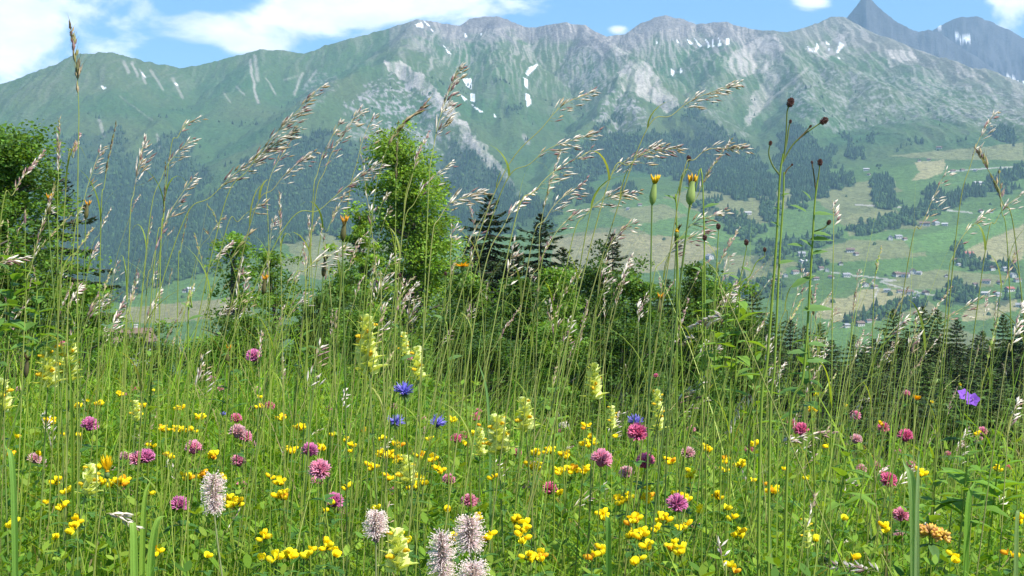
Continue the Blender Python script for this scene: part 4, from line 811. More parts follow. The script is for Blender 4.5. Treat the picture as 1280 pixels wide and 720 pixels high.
def stalk(kind, pts, dist, seed, dens=1.0, leafn=1, thick=.0021, big=1.0, lab=None):
    """pts: tip, head foot and a lower point as seen from the path, brought to their true distance; the stem then runs down to the soil"""
    r = np.random.default_rng(seed); Q = [at(x, y, dist + dz) for (x, y), dz in zip(pts, [0.05, 0.0, -.02])]
    low, midp = Q[-1], Q[-2]; d = low - midp; gz = ground_z(low[0], low[1] - .03)
    drop = max(low[2] - gz, .05); sl = np.clip((d[0] / (abs(d[2]) + 1e-6)) * .45, -.55, .55)
    g = np.array([low[0] + sl * drop, low[1] - .04, ground_z(low[0] + sl * drop, low[1] - .04) - .01])
    path = spline([g] + [low, midp, Q[0]] if drop > .08 else [g, midp, Q[0]], 12)
    cols, ns, sl_, sw, splay, bl = STY[kind]; base = path[0].copy(); path = path - base
    nm, phrase, grp = KW[kind]; o = empty(nm, base)
    k = len(path); t = np.linspace(0, 1, k)[:, None]; rad = thick * .5 * (1.15 - .85 * t[:, 0]); cs = (np.array(GRN) * (1 - (mt := r.random() ** 2 * .5)) + np.array([.42, .36, .17]) * mt) * r.uniform(.8, 1.15); top = (TAN if kind in ('oat', 'purple', 'woolly') else np.array([.2, .22, .06]))
    a = Acc(); v, f = tube(path, rad, 5); a.add(v, f, np.repeat(cs * (1 - t ** 1.5) + (cs * .4 + top * .6) * t ** 1.5, 5, axis=0)); link('stem', a.mesh('stem', M_stem), o)
    # head: spikelets along the last stretch of the path
    m = 12; hp = path[-m:]; seg = np.linspace(0, 1, m); hl = np.linalg.norm(hp[-1] - hp[0]); n = int(ns * dens * np.clip(hl / .11, .45, 2.0))
    s = r.random(n) ** .9; C = np.stack([np.interp(s, seg, hp[:, i]) for i in range(3)], -1); T = np.stack([np.interp(s, seg, np.gradient(hp[:, i])) for i in range(3)], -1); T /= np.linalg.norm(T, axis=1, keepdims=True)
    wind = np.array([.75, 0, -.12]); rd = r.normal(size=(n, 3)); rd -= T * (rd * T).sum(1, keepdims=True); rd /= np.linalg.norm(rd, axis=1, keepdims=True)
    D = T + splay * rd + (splay * wind if kind in ('oat', 'woolly', 'brome') else 0); B = C + (D - T * .6) * (bl * r.random((n, 1)) * (1.15 - s[:, None] * .8) * big)
    ci = np.array(cols)[r.integers(0, len(cols), n)] * r.uniform(.8, 1.2, (n, 1)); L_ = sl_ * big * r.uniform(.65, 1.2, n) * (1.1 - .35 * s)
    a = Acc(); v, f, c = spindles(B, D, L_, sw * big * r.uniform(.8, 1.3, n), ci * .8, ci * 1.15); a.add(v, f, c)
    if bl > .004: v, f, c = spindles(C, B - C + 1e-6, np.linalg.norm(B - C, axis=1), .0006, cs, ci * .8, .5); a.add(v, f, c)
    if kind in ('brome', 'brown'): v, f, c = spindles(B + D / np.linalg.norm(D, axis=1, keepdims=True) * L_[:, None] * .8, D + .2 * rd, L_ * .8, .0004, ci * .6, ci * .6, .3); a.add(v, f, c)
    link('seed_head', a.mesh('seed_head', M_seed, smooth=False), o)
    for q in range(leafn):
        u = r.uniform(.18, .5); j = int(u * (k - 1)); phi = np.array([r.choice([0, math.pi]) + r.normal(0, .6)]); ln = r.uniform(.05, .12)
        v, f, c = ribbons(path[j][None], phi, np.array([ln]), np.array([ln * r.uniform(.3, .9)]), np.array([r.uniform(.0022, .004)]), cs[None], cs[None] * 1.1, segs=7, droop=np.array([r.uniform(.1, .7)]), r=r)
        a = Acc(); a.add(v, f, c); link('leaf', a.mesh('leaf', M_grass), o)
    o['category'] = 'grass stalk'; o['group'] = grp; o['kind'] = 'thing'
    if lab: o['label'] = lab
    else: LABELQ.append((o, phrase, grp, pts[0][0], pts[0][1]))
    return o
HAND = [
 ('brome', [(88, 34), (98, 122), (97, 300)], 1.9, 1.0), ('purple', [(100, 168), (92, 195), (80, 270)], 2.0, 1.2), ('brown', [(74, 150), (73, 215), (72, 330)], 2.1, 1), ('dark', [(145, 155), (131, 228), (125, 330)], 2.0, 1),
 ('purple', [(55, 190), (18, 240), (-6, 330)], 1.8, 1.4), ('oat', [(126, 184), (105, 250), (88, 350)], 2.3, .6), ('oat', [(181, 174), (168, 236), (160, 340)], 2.2, 1.2), ('oat', [(240, 172), (203, 220), (180, 340)], 2.3, .8),
 ('dark', [(207, 205), (205, 270), (200, 350)], 2.1, .8), ('oat', [(250, 146), (224, 168), (205, 260)], 2.4, .5), ('oat', [(240, 223), (206, 280), (190, 360)], 2.2, .7), ('oat', [(401, 108), (315, 205), (262, 330)], 2.1, 1.3), ('oat', [(372, 160), (270, 240), (205, 345)], 2.1, 1.4),
 ('oat', [(392, 190), (345, 232), (300, 330)], 2.3, .9), ('oat', [(366, 172), (335, 232), (336, 330)], 2.4, .5), ('oat', [(426, 150), (398, 212), (388, 320)], 2.2, .7), ('oat', [(333, 253), (300, 275), (270, 340)], 2.3, .5), ('brown', [(350, 242), (350, 292), (352, 380)], 2.4, .9),
 ('brown', [(386, 268), (388, 318), (392, 400)], 2.4, .8), ('dark', [(236, 264), (226, 312), (222, 380)], 2.3, .7), ('oat', [(449, 137), (408, 208), (385, 330)], 2.1, .8), ('oat', [(466, 145), (448, 196), (428, 330)], 2.2, .5), ('oat', [(478, 200), (405, 258), (322, 350)], 2.0, 1),
 ('oat', [(572, 84), (543, 178), (532, 330)], 1.9, 1.5), ('brome', [(533, 128), (482, 190), (455, 380)], 2.0, .8), ('purple', [(536, 165), (516, 216), (498, 350)], 2.2, 1), ('dark', [(498, 150), (495, 232), (494, 380)], 2.0, 1), ('oat', [(564, 202), (520, 250), (495, 350)], 2.3, .5),
 ('oat', [(603, 240), (552, 268), (532, 390)], 1.8, 1.4), ('oat', [(741, 114), (684, 152), (590, 320)], 2.0, .8), ('oat', [(746, 166), (668, 200), (600, 320)], 1.9, .8), ('oat', [(739, 188), (672, 235), (628, 350)], 1.8, .7), ('oat', [(732, 226), (684, 270), (652, 380)], 1.9, .7),
 ('woolly', [(668, 238), (632, 278), (590, 420)], 1.8, .5), ('brown', [(700, 190), (678, 270), (672, 380)], 2.1, .7), ('oat', [(822, 180), (762, 222), (722, 350)], 2.0, .9), ('oat', [(797, 240), (738, 262), (700, 380)], 2.0, 1.2), ('oat', [(727, 262), (690, 300), (668, 400)], 2.1, .6),
 ('oat', [(793, 276), (760, 312), (742, 420)], 2.2, .7), ('oat', [(925, 103), (845, 140), (775, 250)], 2.0, 1), ('oat', [(850, 184), (790, 203), (740, 300)], 1.9, 1.1), ('oat', [(932, 186), (872, 196), (840, 300)], 2.0, .9), ('brown', [(914, 175), (874, 240), (850, 350)], 2.1, .8),
 ('oat', [(901, 265), (855, 292), (820, 400)], 2.0, .8), ('oat', [(892, 286), (832, 322), (806, 420)], 2.1, .9), ('purple', [(925, 284), (902, 325), (890, 400)], 2.2, .8), ('woolly', [(1041, 250), (1042, 292), (1040, 430)], 1.9, .4), ('oat', [(1243, 140), (1215, 200), (1190, 345)], 2.0, .6), ('oat', [(1183, 212), (1153, 280), (1130, 360)], 2.1, .5),
 ('oat', [(1236, 262), (1195, 312), (1180, 420)], 2.0, .5), ('oat', [(1276, 242), (1246, 275), (1225, 360)], 2.1, .5), ('brome', [(1222, 188), (1252, 250), (1276, 360)], 1.8, .7), ('brome', [(1249, 214), (1252, 262), (1262, 360)], 2.1, .4), ('woolly', [(866, 408), (905, 396), (930, 420)], 1.7, 1.1), ('woolly', [(846, 428), (872, 424), (885, 445)], 2.0, .5),
 ('green', [(1001, 378), (986, 402), (962, 440)], 2.2, 1), ('purple', [(1021, 355), (1015, 392), (1012, 450)], 2.3, .8), ('green', [(1102, 309), (1094, 346), (1090, 440)], 2.2, .8), ('brown', [(1070, 360), (1066, 400), (1062, 460)], 2.4, .7), ('oat', [(1236, 368), (1180, 402), (1150, 460)], 2.1, .6), ('woolly', [(1276, 384), (1264, 436), (1250, 500)], 1.7, .6),
 ('woolly', [(1148, 387), (1110, 420), (1085, 470)], 2.1, .4), ('woolly', [(170, 660), (134, 642), (120, 690)], 1.5, .6), ('woolly', [(908, 540), (936, 490), (948, 540)], 2.0, .6), ('woolly', [(1040, 540), (972, 556), (950, 600)], 2.0, .5), ('woolly', [(1062, 520), (1085, 500), (1092, 560)], 2.3, .5), ('oat', [(450, 180), (470, 340), (462, 400)], 2.1, .2),
 ('woolly', [(462, 378), (474, 340), (478, 420)], 2.1, .5), ('woolly', [(100, 358), (88, 382), (84, 440)], 2.2, .5), ('woolly', [(1272, 500), (1262, 534), (1256, 600)], 1.9, .5), ('oat', [(432, 312), (385, 335), (350, 420)], 2.0, .9), ('woolly', [(1036, 706), (1100, 716), (1125, 740)], 1.5, .6), ('brown', [(1020, 615), (1008, 660), (1000, 700)], 1.6, .7),
 ('woolly', [(895, 668), (905, 712), (908, 760)], 1.5, .3), ('woolly', [(30, 322), (-6, 334), (-20, 400)], 1.8, .5), ('brown', [(70, 225), (40, 330), (30, 420)], 2.1, .5), ('green', [(116, 285), (88, 330), (60, 420)], 2.2, .9), ('brome', [(205, 282), (190, 330), (180, 420)], 2.1, .4), ('oat', [(880, 470), (840, 510), (815, 560)], 2.1, .5)]
for i, (kd, pts, dist, dens) in enumerate(HAND): stalk(kd, pts, dist, 1000 + i, dens * 1.0, leafn=1 + (i % 2), thick=.0019)
rr = np.random.default_rng(77)
MIX = ['oat'] * 6 + ['brown'] * 5 + ['dark'] * 2 + ['purple'] * 4 + ['green'] * 4 + ['brome'] * 1 + ['woolly'] * 1
for i in range(225):
    kd = MIX[rr.integers(len(MIX))]; px = rr.uniform(-60, 1340); dist = rr.uniform(1.9, 4.6)
    topm = np.interp(px, [0, 150, 300, 450, 700, 850, 1000, 1150, 1280], [250, 270, 280, 260, 290, 290, 330, 370, 330]); py = topm + abs(rr.normal(0, 70)) + rr.uniform(-35, 60)
    hl = rr.uniform(28, 60) * 2.2 / dist; ln = rr.normal(.32, .28); x2 = px - ln * hl; y2 = py + hl; low_y = y2 + rr.uniform(60, 120); x3 = x2 - ln * (low_y - y2) * .55
    stalk(kd, [(px, py), (x2, y2), (x3, low_y)], dist, 3000 + i, rr.uniform(.35, .8), leafn=int(rr.integers(0, 2)), thick=.0016)
for i in range(40):    # short heads down in the flowers
    kd = ['green', 'purple', 'brown', 'woolly', 'oat'][rr.integers(5)]; px = rr.uniform(-20, 1300); py = rr.uniform(440, 640); dist = np.clip(.36 * F / (py - 330), 1.5, 4.2); hl = rr.uniform(18, 34); ln = rr.normal(.4, .6)
    stalk(kd, [(px, py), (px - ln * hl, py + hl * .9), (px - ln * hl * 1.6, py + hl * 2.2)], dist, 5000 + i, .3, leafn=0, thick=.0017)

# ------------------------------------------------------------------ flowers, each plant a thing
def stem_to(o, top, r, thick=.0020, col=None, bendy=.02, foot=(0, 0), name='stem'):
    p = spline([(foot[0], foot[1], -.01), (foot[0] * .6 + top[0] * .3 + r.normal(0, bendy), top[1] * .4 + r.normal(0, bendy), top[2] * .5), top], 7)
    v, f = tube(p, np.linspace(thick * .6, thick * .42, len(p)), 5); a = Acc(); a.add(v, f, col if col is not None else np.array(GRN) * r.uniform(.7, 1.1)); return link(name, a.mesh(name, M_stem), o), p
def plant_base(name, px, py, dist, r, lean=.04):
    """foot of a plant whose flower is seen at px,py at this distance; returns empty and flower position relative to the foot"""
    P = at(px, py, dist); b = np.array([P[0] + r.normal(0, lean), P[1] + r.normal(0, lean)]); z = ground_z(*b); o = empty(name, (b[0], b[1], z)); return o, P - np.array([b[0], b[1], z])
def clover_head(seed, R=.0128, tone=0):
    r = np.random.default_rng(seed); n = 210; u = r.uniform(-.6, 1, n); a = r.random(n) * 6.283; q = np.sqrt(1 - u * u); D = np.stack([q * np.cos(a), q * np.sin(a), u], -1)
    D2_ = D + [0, 0, .45]; base = np.array([[.86, .50, .66], [.84, .30, .52], [.78, .34, .62], [.84, .62, .68]][tone]); tipc = np.array([[.80, .22, .44], [.76, .12, .33], [.66, .15, .44], [.80, .40, .54]][tone])
    w = r.uniform(.75, 1.25, (n, 1)); A = Acc(); v, f, c = spindles(D * R * .35, D2_, R * r.uniform(.60, .72, n), R * .17, tipc * w * .8, base * w, .62); A.add(v, f, c)
    v, f, c = spindles(D[::3] * R * .35, D2_[::3], R * .76, R * .10, tipc, base * 1.15, .8); A.add(v, f, c)
    v, f, c = blob((0, 0, -.1 * R), (R * .5, R * .5, R * .55), tipc * .5); A.add(v, f, c); return A.mesh('flower_head', M_petal, smooth=False)
CLH = [clover_head(i, tone=[0, 0, 1, 1, 2, 3][i]) for i in range(6)]
def tri_leaf(seed, s=.02):
    A = Acc(); r = np.random.default_rng(seed)
    for k in range(3): v, f, c = leaflet(s, s * .55, np.array([.08, .19, .04]) * r.uniform(.9, 1.3), .3, 0, .25); A.add(rot(v, k * 2.094 + r.normal(0, .1), r.normal(-.2, .2)), f, c)
    return A.mesh('leaf', M_herb)
TRL = [tri_leaf(i, .018 + .003 * i) for i in range(4)]
CLOVER = [(317, 446, 18), (265, 475, 10), (78, 431, 9), (112, 532, 20), (242, 561, 20), (295, 524, 14), (297, 541, 20), (307, 547, 16), (314, 556, 12), (298, 577, 18), (43, 574, 16), (157, 572, 15), (172, 575, 20), (183, 572, 20), (147, 588, 14), (322, 488, 10), (315, 513, 10), (511, 447, 9), (337, 508, 12), (387, 564, 20), (400, 588, 26),
 (527, 524, 11), (594, 522, 11), (570, 549, 13), (579, 545, 11), (596, 573, 11), (646, 567, 12), (561, 600, 15), (488, 554, 10), (512, 570, 8), (411, 512, 9), (797, 542, 24), (752, 575, 25), (807, 578, 22), (783, 592, 18), (860, 567, 16), (660, 578, 10), (1069, 520, 13), (1001, 538, 18), (990, 530, 11), (1104, 535, 14), (1070, 550, 14),
 (1132, 546, 18), (1123, 566, 9), (1137, 582, 12), (1076, 587, 13), (1095, 583, 12), (1110, 601, 20), (1104, 612, 9), (1228, 540, 12), (1260, 585, 9), (224, 632, 22), (302, 609, 14), (328, 617, 12), (418, 627, 21), (449, 618, 12), (587, 608, 11), (586, 627, 19), (594, 630, 14), (687, 612, 18), (751, 606, 10), (846, 631, 25), (1126, 645, 20),
 (1124, 672, 17), (1047, 645, 12), (1249, 647, 12), (1277, 687, 12), (1165, 611, 8), (396, 603, 15), (272, 637, 16), (366, 690, 8), (930, 703, 9), (1185, 568, 8), (820, 470, 6), (20, 612, 7), (948, 568, 7), (640, 590, 7), (700, 540, 7), (610, 560, 7)]
rc = np.random.default_rng(303)
_e = np.random.default_rng(304)
CLOVER += [(float(_e.uniform(-20, 1300)), float(y), float(8 + (y - 480) / 25)) for y in _e.uniform(485, 680, 22)]
MU = ['pink clover head', 'rose clover head', 'deep pink clover head', 'magenta clover head', 'purple clover head', 'pale pink clover head']
for i, (px, py, s) in enumerate(CLOVER):
    d = float(np.clip(.0262 * F / s, 1.45, 4.6)); o, t = plant_base('red_clover', px, py, d, rc); z = t[2]
    k = 4 if (px, py) in [(418, 627), (224, 632), (846, 631), (387, 564)] else int(rc.choice([0, 1, 2, 3, 3, 5] if px > 550 else [0, 1, 4, 0, 2, 5]))
    stem_to(o, tuple(t), rc); h = link('flower_head', CLH[k], o, tuple(t)); sc = 1.14 * s * d / F / .026; h.scale = (sc,) * 3; h.rotation_euler = (rc.normal(0, .2), rc.normal(0, .2), rc.random() * 6)
    for q in range(2): l = link('leaf', TRL[rc.integers(4)], o, tuple(t * [1, 1, 1] * (.93 - .2 * q) * np.array([1, 1, 1]))); l.rotation_euler = (0, 0, rc.random() * 6)
    o['category'] = 'clover'; o['group'] = 'clover flowers in the meadow'; LABELQ.append((o, MU[k], 'clover flowers in the meadow', px, py))
# bird's-foot trefoil
def pea(seed, tint):
    r = np.random.default_rng(seed); A = Acc(); s = .0086; tint = np.array(tint)
    k = 9; a = np.linspace(0, 2 * np.pi, k, endpoint=False); rim = np.stack([np.cos(a) * 0 - .0012 + .0012 * np.cos(a) ** 2, np.cos(a) * s * .62, .0045 + np.sin(a) * s * .56], -1); V = np.concatenate([rim, [[.0006, 0, .004]]])
    A.add(V, np.array([(i, (i + 1) % k, k) for i in range(k)]), tint * 1.05)
    for sg in (-1, 1):
        v, f, c = blob((0, 0, 0), (s * .62, s * .22, s * .36), tint, 7, 5); A.add(v + [s * .5, sg * s * .17, s * .28], f, c * r.uniform(.9, 1.1))
    v, f, c = blob((0, 0, 0), (s * .35, s * .16, s * .16), np.array([.20, .22, .05]), 6, 4); A.add(v + [-s * .25, 0, s * .05], f, c)
    return A.mesh('flower', M_petal)
YEL = (.93, .78, .012); PEA = [pea(1, YEL), pea(2, (.90, .70, .01)), pea(3, (.93, .83, .02)), pea(4, (.80, .45, .02))]
TREF = [(150, 495, 12), (125, 507, 12), (62, 530, 22), (225, 513, 14), (250, 525, 20), (205, 539, 18), (223, 540, 18), (238, 541, 12), (98, 510, 10), (265, 573, 16), (212, 573, 12), (48, 570, 8), (233, 600, 20), (192, 489, 7), (5, 505, 14), (325, 511, 12), (352, 525, 22), (375, 538, 18), (364, 567, 20), (417, 545, 8), (432, 552, 8), (482, 572, 22), (498, 578, 22),
 (497, 560, 12), (463, 588, 14), (526, 574, 13), (541, 577, 10), (485, 600, 12), (515, 602, 14), (550, 592, 14), (602, 533, 8), (565, 527, 10), (537, 551, 8), (735, 558, 20), (705, 573, 14), (715, 591, 24), (700, 593, 16), (670, 570, 12), (687, 567, 14), (667, 587, 22), (730, 592, 14), (838, 580, 14), (738, 548, 9), (770, 547, 9), (883, 564, 12), (977, 525, 7),
 (978, 588, 7), (125, 605, 10), (141, 609, 18), (155, 605, 14), (110, 612, 14), (83, 618, 12), (17, 661, 12), (94, 658, 14), (89, 667, 13), (295, 634, 24), (285, 628, 12), (252, 598, 10), (258, 697, 8), (327, 700, 8), (350, 606, 14), (353, 624, 24), (408, 688, 13), (418, 695, 14), (344, 703, 13), (362, 698, 18), (385, 698, 14), (403, 640, 8), (434, 613, 7),
 (519, 612, 18), (527, 606, 12), (645, 655, 18), (655, 664, 14), (660, 703, 12), (674, 701, 20), (753, 650, 20), (774, 631, 12), (784, 626, 12), (809, 629, 18), (795, 653, 12), (829, 653, 20), (854, 665, 18), (789, 674, 12), (802, 674, 15), (820, 665, 8), (838, 688, 20), (851, 695, 11), (796, 708, 12), (810, 688, 10), (848, 624, 16), (857, 627, 12), (898, 625, 14), (905, 637, 9),
 (939, 602, 8), (954, 607, 8), (965, 617, 15), (914, 651, 8), (923, 673, 15), (916, 716, 10), (740, 700, 8), (654, 679, 10), (1273, 655, 10), (1193, 703, 11), (1262, 697, 8), (1054, 650, 8), (20, 548, 8), (75, 545, 9), (175, 520, 7), (190, 560, 7), (280, 600, 8), (455, 540, 7), (440, 565, 7), (590, 545, 6), (615, 600, 8), (560, 640, 7), (905, 590, 7), (1010, 600, 6), (1035, 560, 6), (700, 620, 7), (60, 630, 7), (470, 640, 6)]
rt = np.random.default_rng(404)
_e = np.random.default_rng(405)
TREF += [(float(_e.uniform(-20, 1300)), float(y), float(_e.uniform(6, 13))) for y in _e.uniform(495, 700, 45)]
for i, (px, py, s) in enumerate(TREF):
    d = float(np.clip(.345 * F / (py - 330) * rt.uniform(.97, 1.05), 1.45, 4.4)); o, t = plant_base('birdsfoot_trefoil', px, py, d, rt); real = s * d / F
    stem_to(o, tuple(t), rt, .0016); n = int(np.clip(round(real / .0036), 1, 9)) if s > 9 else int(rt.integers(1, 3)); a0 = rt.random() * 6
    for q in range(n):
        a = a0 + q / n * 6.283 + rt.normal(0, .2); e = rt.uniform(.2, .8) if n > 1 else .3; rad = .002 + .0011 * n * rt.random(); f_ = link('flower', PEA[int(rt.choice([0, 0, 1, 2, 2, 3], p=[.25, .2, .2, .15, .12, .08]))], o, (t[0] + math.cos(a) * rad, t[1] + math.sin(a) * rad, t[2] + (q % 3) * .0036)); f_.rotation_euler = (rt.normal(0, .3), -e, a); f_.scale = (.88 * rt.uniform(.9, 1.25),) * 3
    l = link('leaf', TRL[rt.integers(4)], o, tuple(t * .97 - [0, 0, .004])); l.scale = (.7,) * 3; l.rotation_euler.z = rt.random() * 6
    o['category'] = 'yellow flower'; o['group'] = 'yellow trefoil flowers in the meadow'; LABELQ.append((o, 'bright yellow trefoil cluster' if n > 3 else ('small yellow trefoil bloom' if n > 1 else 'single tiny yellow trefoil bloom'), 'yellow trefoil flowers in the meadow', px, py))
# yellow rattle
def rattle_parts():
    A = Acc(); v, f, c = leaflet(.024, .016, (.60, .70, .18), .4, .22, .35); A.add(v, f, c); br = A.mesh('bract', M_petal)
    A = Acc(); v, f, c = leaflet(.0175, .0165, (.74, .80, .34), .55, 0, .1); A.add(v, f, c); ca = A.mesh('calyx', M_petal)
    A = Acc(); v, f, c = blob((.006, 0, 0), (.0065, .0025, .0032), (.78, .58, .03), 8, 6); A.add(v, f, c); v, f, c = blob((.011, 0, -.0012), (.003, .002, .0022), (.8, .55, .03), 7, 5); A.add(v, f, c); fl = A.mesh('flower', M_petal)
    A = Acc(); v, f, c = leaflet(.032, .009, (.12, .23, .05), .3, .15, .45); A.add(v, f, c); lf = A.mesh('leaf', M_herb)
    return br, ca, fl, lf
RB, RC, RF, RL = rattle_parts()
RATT = [(458, 405, 475, 2.1, 1.25), (521, 440, 480, 2.5, .9), (743, 462, 505, 2.2, 1.0), (655, 505, 545, 2.3, 1.0), (622, 528, 575, 2.3, 1.3), (822, 493, 545, 2.5, .8), (62, 438, 490, 2.3, 1.2), (88, 432, 485, 2.4, 1.1), (506, 578, 612, 2.0, 1.0), (497, 672, 720, 1.65, 1.0), (113, 588, 625, 2.0, .9), (3, 482, 520, 2.2, 1.0), (600, 540, 575, 2.6, .8), (765, 512, 540, 2.7, .6), (1008, 655, 690, 1.8, .5), (505, 420, 450, 2.9, .7), (170, 505, 530, 2.8, .7)]
ry_ = np.random.default_rng(505)
for i, (px, y0, y1, d, w) in enumerate(RATT):
    o, t = plant_base('yellow_rattle', px, y0, d, ry_, .02); H_ = (y1 - y0) / F * d; stem_to(o, tuple(t), ry_, .0030, (.22, .30, .08), .01); n = 4 + int(H_ / .012)
    for q in range(n):
        u = q / (n - 1); zz = t[2] - H_ * (1 - u) * .9; x_ = t[0] * (zz / t[2]); y_ = t[1] * (zz / t[2]); a = q * 1.571 + ry_.normal(0, .25); sc = w * (1.15 - .5 * u)
        b = link('bract', RB, o, (x_, y_, zz)); b.rotation_euler = (0, -.75 - .4 * u, a); b.scale = (sc,) * 3
        b = link('bract', RB, o, (x_, y_, zz)); b.rotation_euler = (0, -.65 - .4 * u, a + math.pi + .3); b.scale = (sc * .9,) * 3
        for s_ in (0, 1.2, math.pi, 4.3): c_ = link('calyx', RC, o, (x_, y_, zz + .003)); c_.rotation_euler = (ry_.normal(1.2, .4), -.6 - .3 * ry_.random(), a + s_ + .5); c_.scale = (sc * ry_.uniform(.75, 1.1),) * 3
        if u > .2 and ry_.random() < .8: f_ = link('flower', RF, o, (x_ + math.cos(a + .8) * .006, y_ + math.sin(a + .8) * .006, zz + .005)); f_.rotation_euler = (0, -.3, a + .5); f_.scale = (sc,) * 3
    for q in range(4): l = link('leaf', RL, o, (t[0] * .6, t[1] * .6, t[2] - H_ - .02 - q * .02)); l.rotation_euler = (0, -.3, q * 1.57)
    o['category'] = 'rattle plant'; o['group'] = 'yellow rattle plants'; LABELQ.append((o, 'pale lime yellow-rattle plant', 'yellow rattle plants', px, y0))
# round-headed rampion
def rampion_mesh(seed):
    r = np.random.default_rng(seed); A = Acc()
    for i in range(58):
        u = r.uniform(-.25, 1); a = r.random() * 6.283; q = math.sqrt(1 - u * u); D = np.array([q * math.cos(a), q * math.sin(a), u]); L_ = .0135 * r.uniform(.8, 1.15)
        k = np.linspace(.15, 1, 5)[:, None]; sd = np.array([-math.sin(a), math.cos(a), 0]) * r.choice([-1, 1]) * .3; p = D * k * L_ + (np.array([0, 0, 1]) * .35 + sd) * k ** 3 * L_ * .5; v, f = tube(p, [.0006, .0009, .0008, .0006, .0003], 4)
        A.add(v, f, np.array([.29, .27, .80]) * r.uniform(.7, 1.35) + [.03 * r.random(), 0, .04])
    v, f, c = blob((0, 0, 0), (.005, .005, .0055), (.09, .09, .36)); A.add(v, f, c)
    for i in range(7): v, f, c = leaflet(.010, .004, (.10, .16, .06)); A.add(rot(v, i * .9, .35) - [0, 0, .003], f, c)
    return A.mesh('flower_head', M_petal)
RMP = [rampion_mesh(i) for i in range(3)]
RAMP = [(505, 490, 27, 'blue globe rampion flower, highest of the blue trio in the meadow'), (495, 528, 24, 'blue globe rampion, lower left of the blue trio'), (547, 530, 23, 'blue globe rampion, lower right of the blue trio'), (794, 528, 22, 'blue globe rampion flower sitting right behind a pink clover head'), (279, 518, 9, 'tiny far blue rampion near yellow trefoils and pink clovers')]
rm = np.random.default_rng(606)
for i, (px, py, s, lb) in enumerate(RAMP):
    d = .030 * F / s if s > 12 else 3.6; o, t = plant_base('round_headed_rampion', px, py, d, rm); stem_to(o, tuple(t), rm, .0022); h = link('flower_head', RMP[i % 3], o, tuple(t)); sc = s * d / F / .0285; h.scale = (sc, sc, sc * .92); h.rotation_euler.z = i; h.rotation_euler.x = .2
    v, f, c = ribbons(np.array([[0, 0, 0.]]), np.array([1. + i]), np.array([.12]), np.array([.06]), np.array([.004]), np.array([[.1, .2, .04]]), np.array([[.1, .2, .04]]), r=rm); a = Acc(); a.add(v, f, c); link('leaf', a.mesh('leaf', M_grass), o); tag(o, lb, 'rampion', 'blue rampion flowers')
# hoary plantain
def plantain_meshes(seed, h, R, fil=.0115, bare=0.0):
    r = np.random.default_rng(seed); A = Acc(); n = 140; z = r.uniform(-h * .5, h * .5, n); a = r.random(n) * 6.28; rad = .0042 * np.sqrt(np.clip(1 - (z / (h * .55)) ** 2, .05, 1)); P = np.stack([np.cos(a) * rad * .5, np.sin(a) * rad * .5, z], -1); D = np.stack([np.cos(a), np.sin(a), .8 + 0 * a], -1)
    v, f, c = spindles(P, D, .0042, .0024, (.30, .22, .16), (.50, .36, .34)); A.add(v, f, c); v, f, c = blob((0, 0, 0), (.0035, .0035, h * .52), (.34, .25, .2)); A.add(v, f, c); sp = A.mesh('spike', M_seed)
    A = Acc(); n = 420; z = r.uniform(-h * .5 + bare * h, h * .5, n); a = r.random(n) * 6.28; dn = np.stack([np.cos(a), np.sin(a), (z / h) * 1.1 + r.normal(0, .25, n)], -1); P = np.stack([np.cos(a) * .003, np.sin(a) * .003, z], -1); L_ = fil * r.uniform(.6, 1.1, n) * (1 - .35 * np.abs(z / (h * .5)) ** 2)
    v, f, c = spindles(P, dn, L_, .00065, (.76, .62, .70), (.86, .79, .84), .5); A.add(v, f, c)
    dn = dn / np.linalg.norm(dn, axis=1, keepdims=True); v, f, c = spindles(P + dn * L_[:, None] * .93, dn + r.normal(0, .8, (n, 3)), .0022, .0012, (.86, .79, .82), (.9, .86, .86), .5); A.add(v, f, c)
    return sp, A.mesh('stamens', M_petal, smooth=False)
PLAN = [(267, 617, 1.72, .044, .0135, 0, 'fluffy pale plantain spike among yellow and purple flowers, the one standing apart'), (470, 661, 1.62, .034, .0125, .35, 'plantain spike with thin fluffy top and bare brown lower part'), (587, 668, 1.55, .034, .0165, 0, 'round lilac plantain head with long spreading stamens'), (552, 698, 1.50, .052, .0145, 0, 'tall fluffy pinkish plantain spike in front of a broad pale leaf'), (592, 724, 1.45, .03, .016, 0, 'plantain head cut by the lower picture edge beneath the round lilac one')]
rp = np.random.default_rng(707)
for i, (px, py, d, h, fl, bare, lb) in enumerate(PLAN):
    o, t = plant_base('hoary_plantain', px, py, d, rp, .02); sp, st_ = plantain_meshes(50 + i, h, .01, fl, bare); s_, p_ = stem_to(o, (t[0], t[1], t[2] - h * .45), rp, .0026, (.25, .28, .12)); a = link('spike', sp, o, tuple(t)); b = link('stamens', st_, o, tuple(t)); a.rotation_euler.x = b.rotation_euler.x = rp.normal(0, .06)
    for q in range(3): A = Acc(); v, f, c = leaflet(.07, .032, (.13, .22, .07), .2, 0, .3); A.add(v, f, c); l = link('leaf', A.mesh('leaf', M_herb), o, (0, 0, .03 + .02 * q)); l.rotation_euler = (0, -.7, q * 2.1 + i)
    tag(o, lb, 'plantain', 'fluffy plantain spikes')
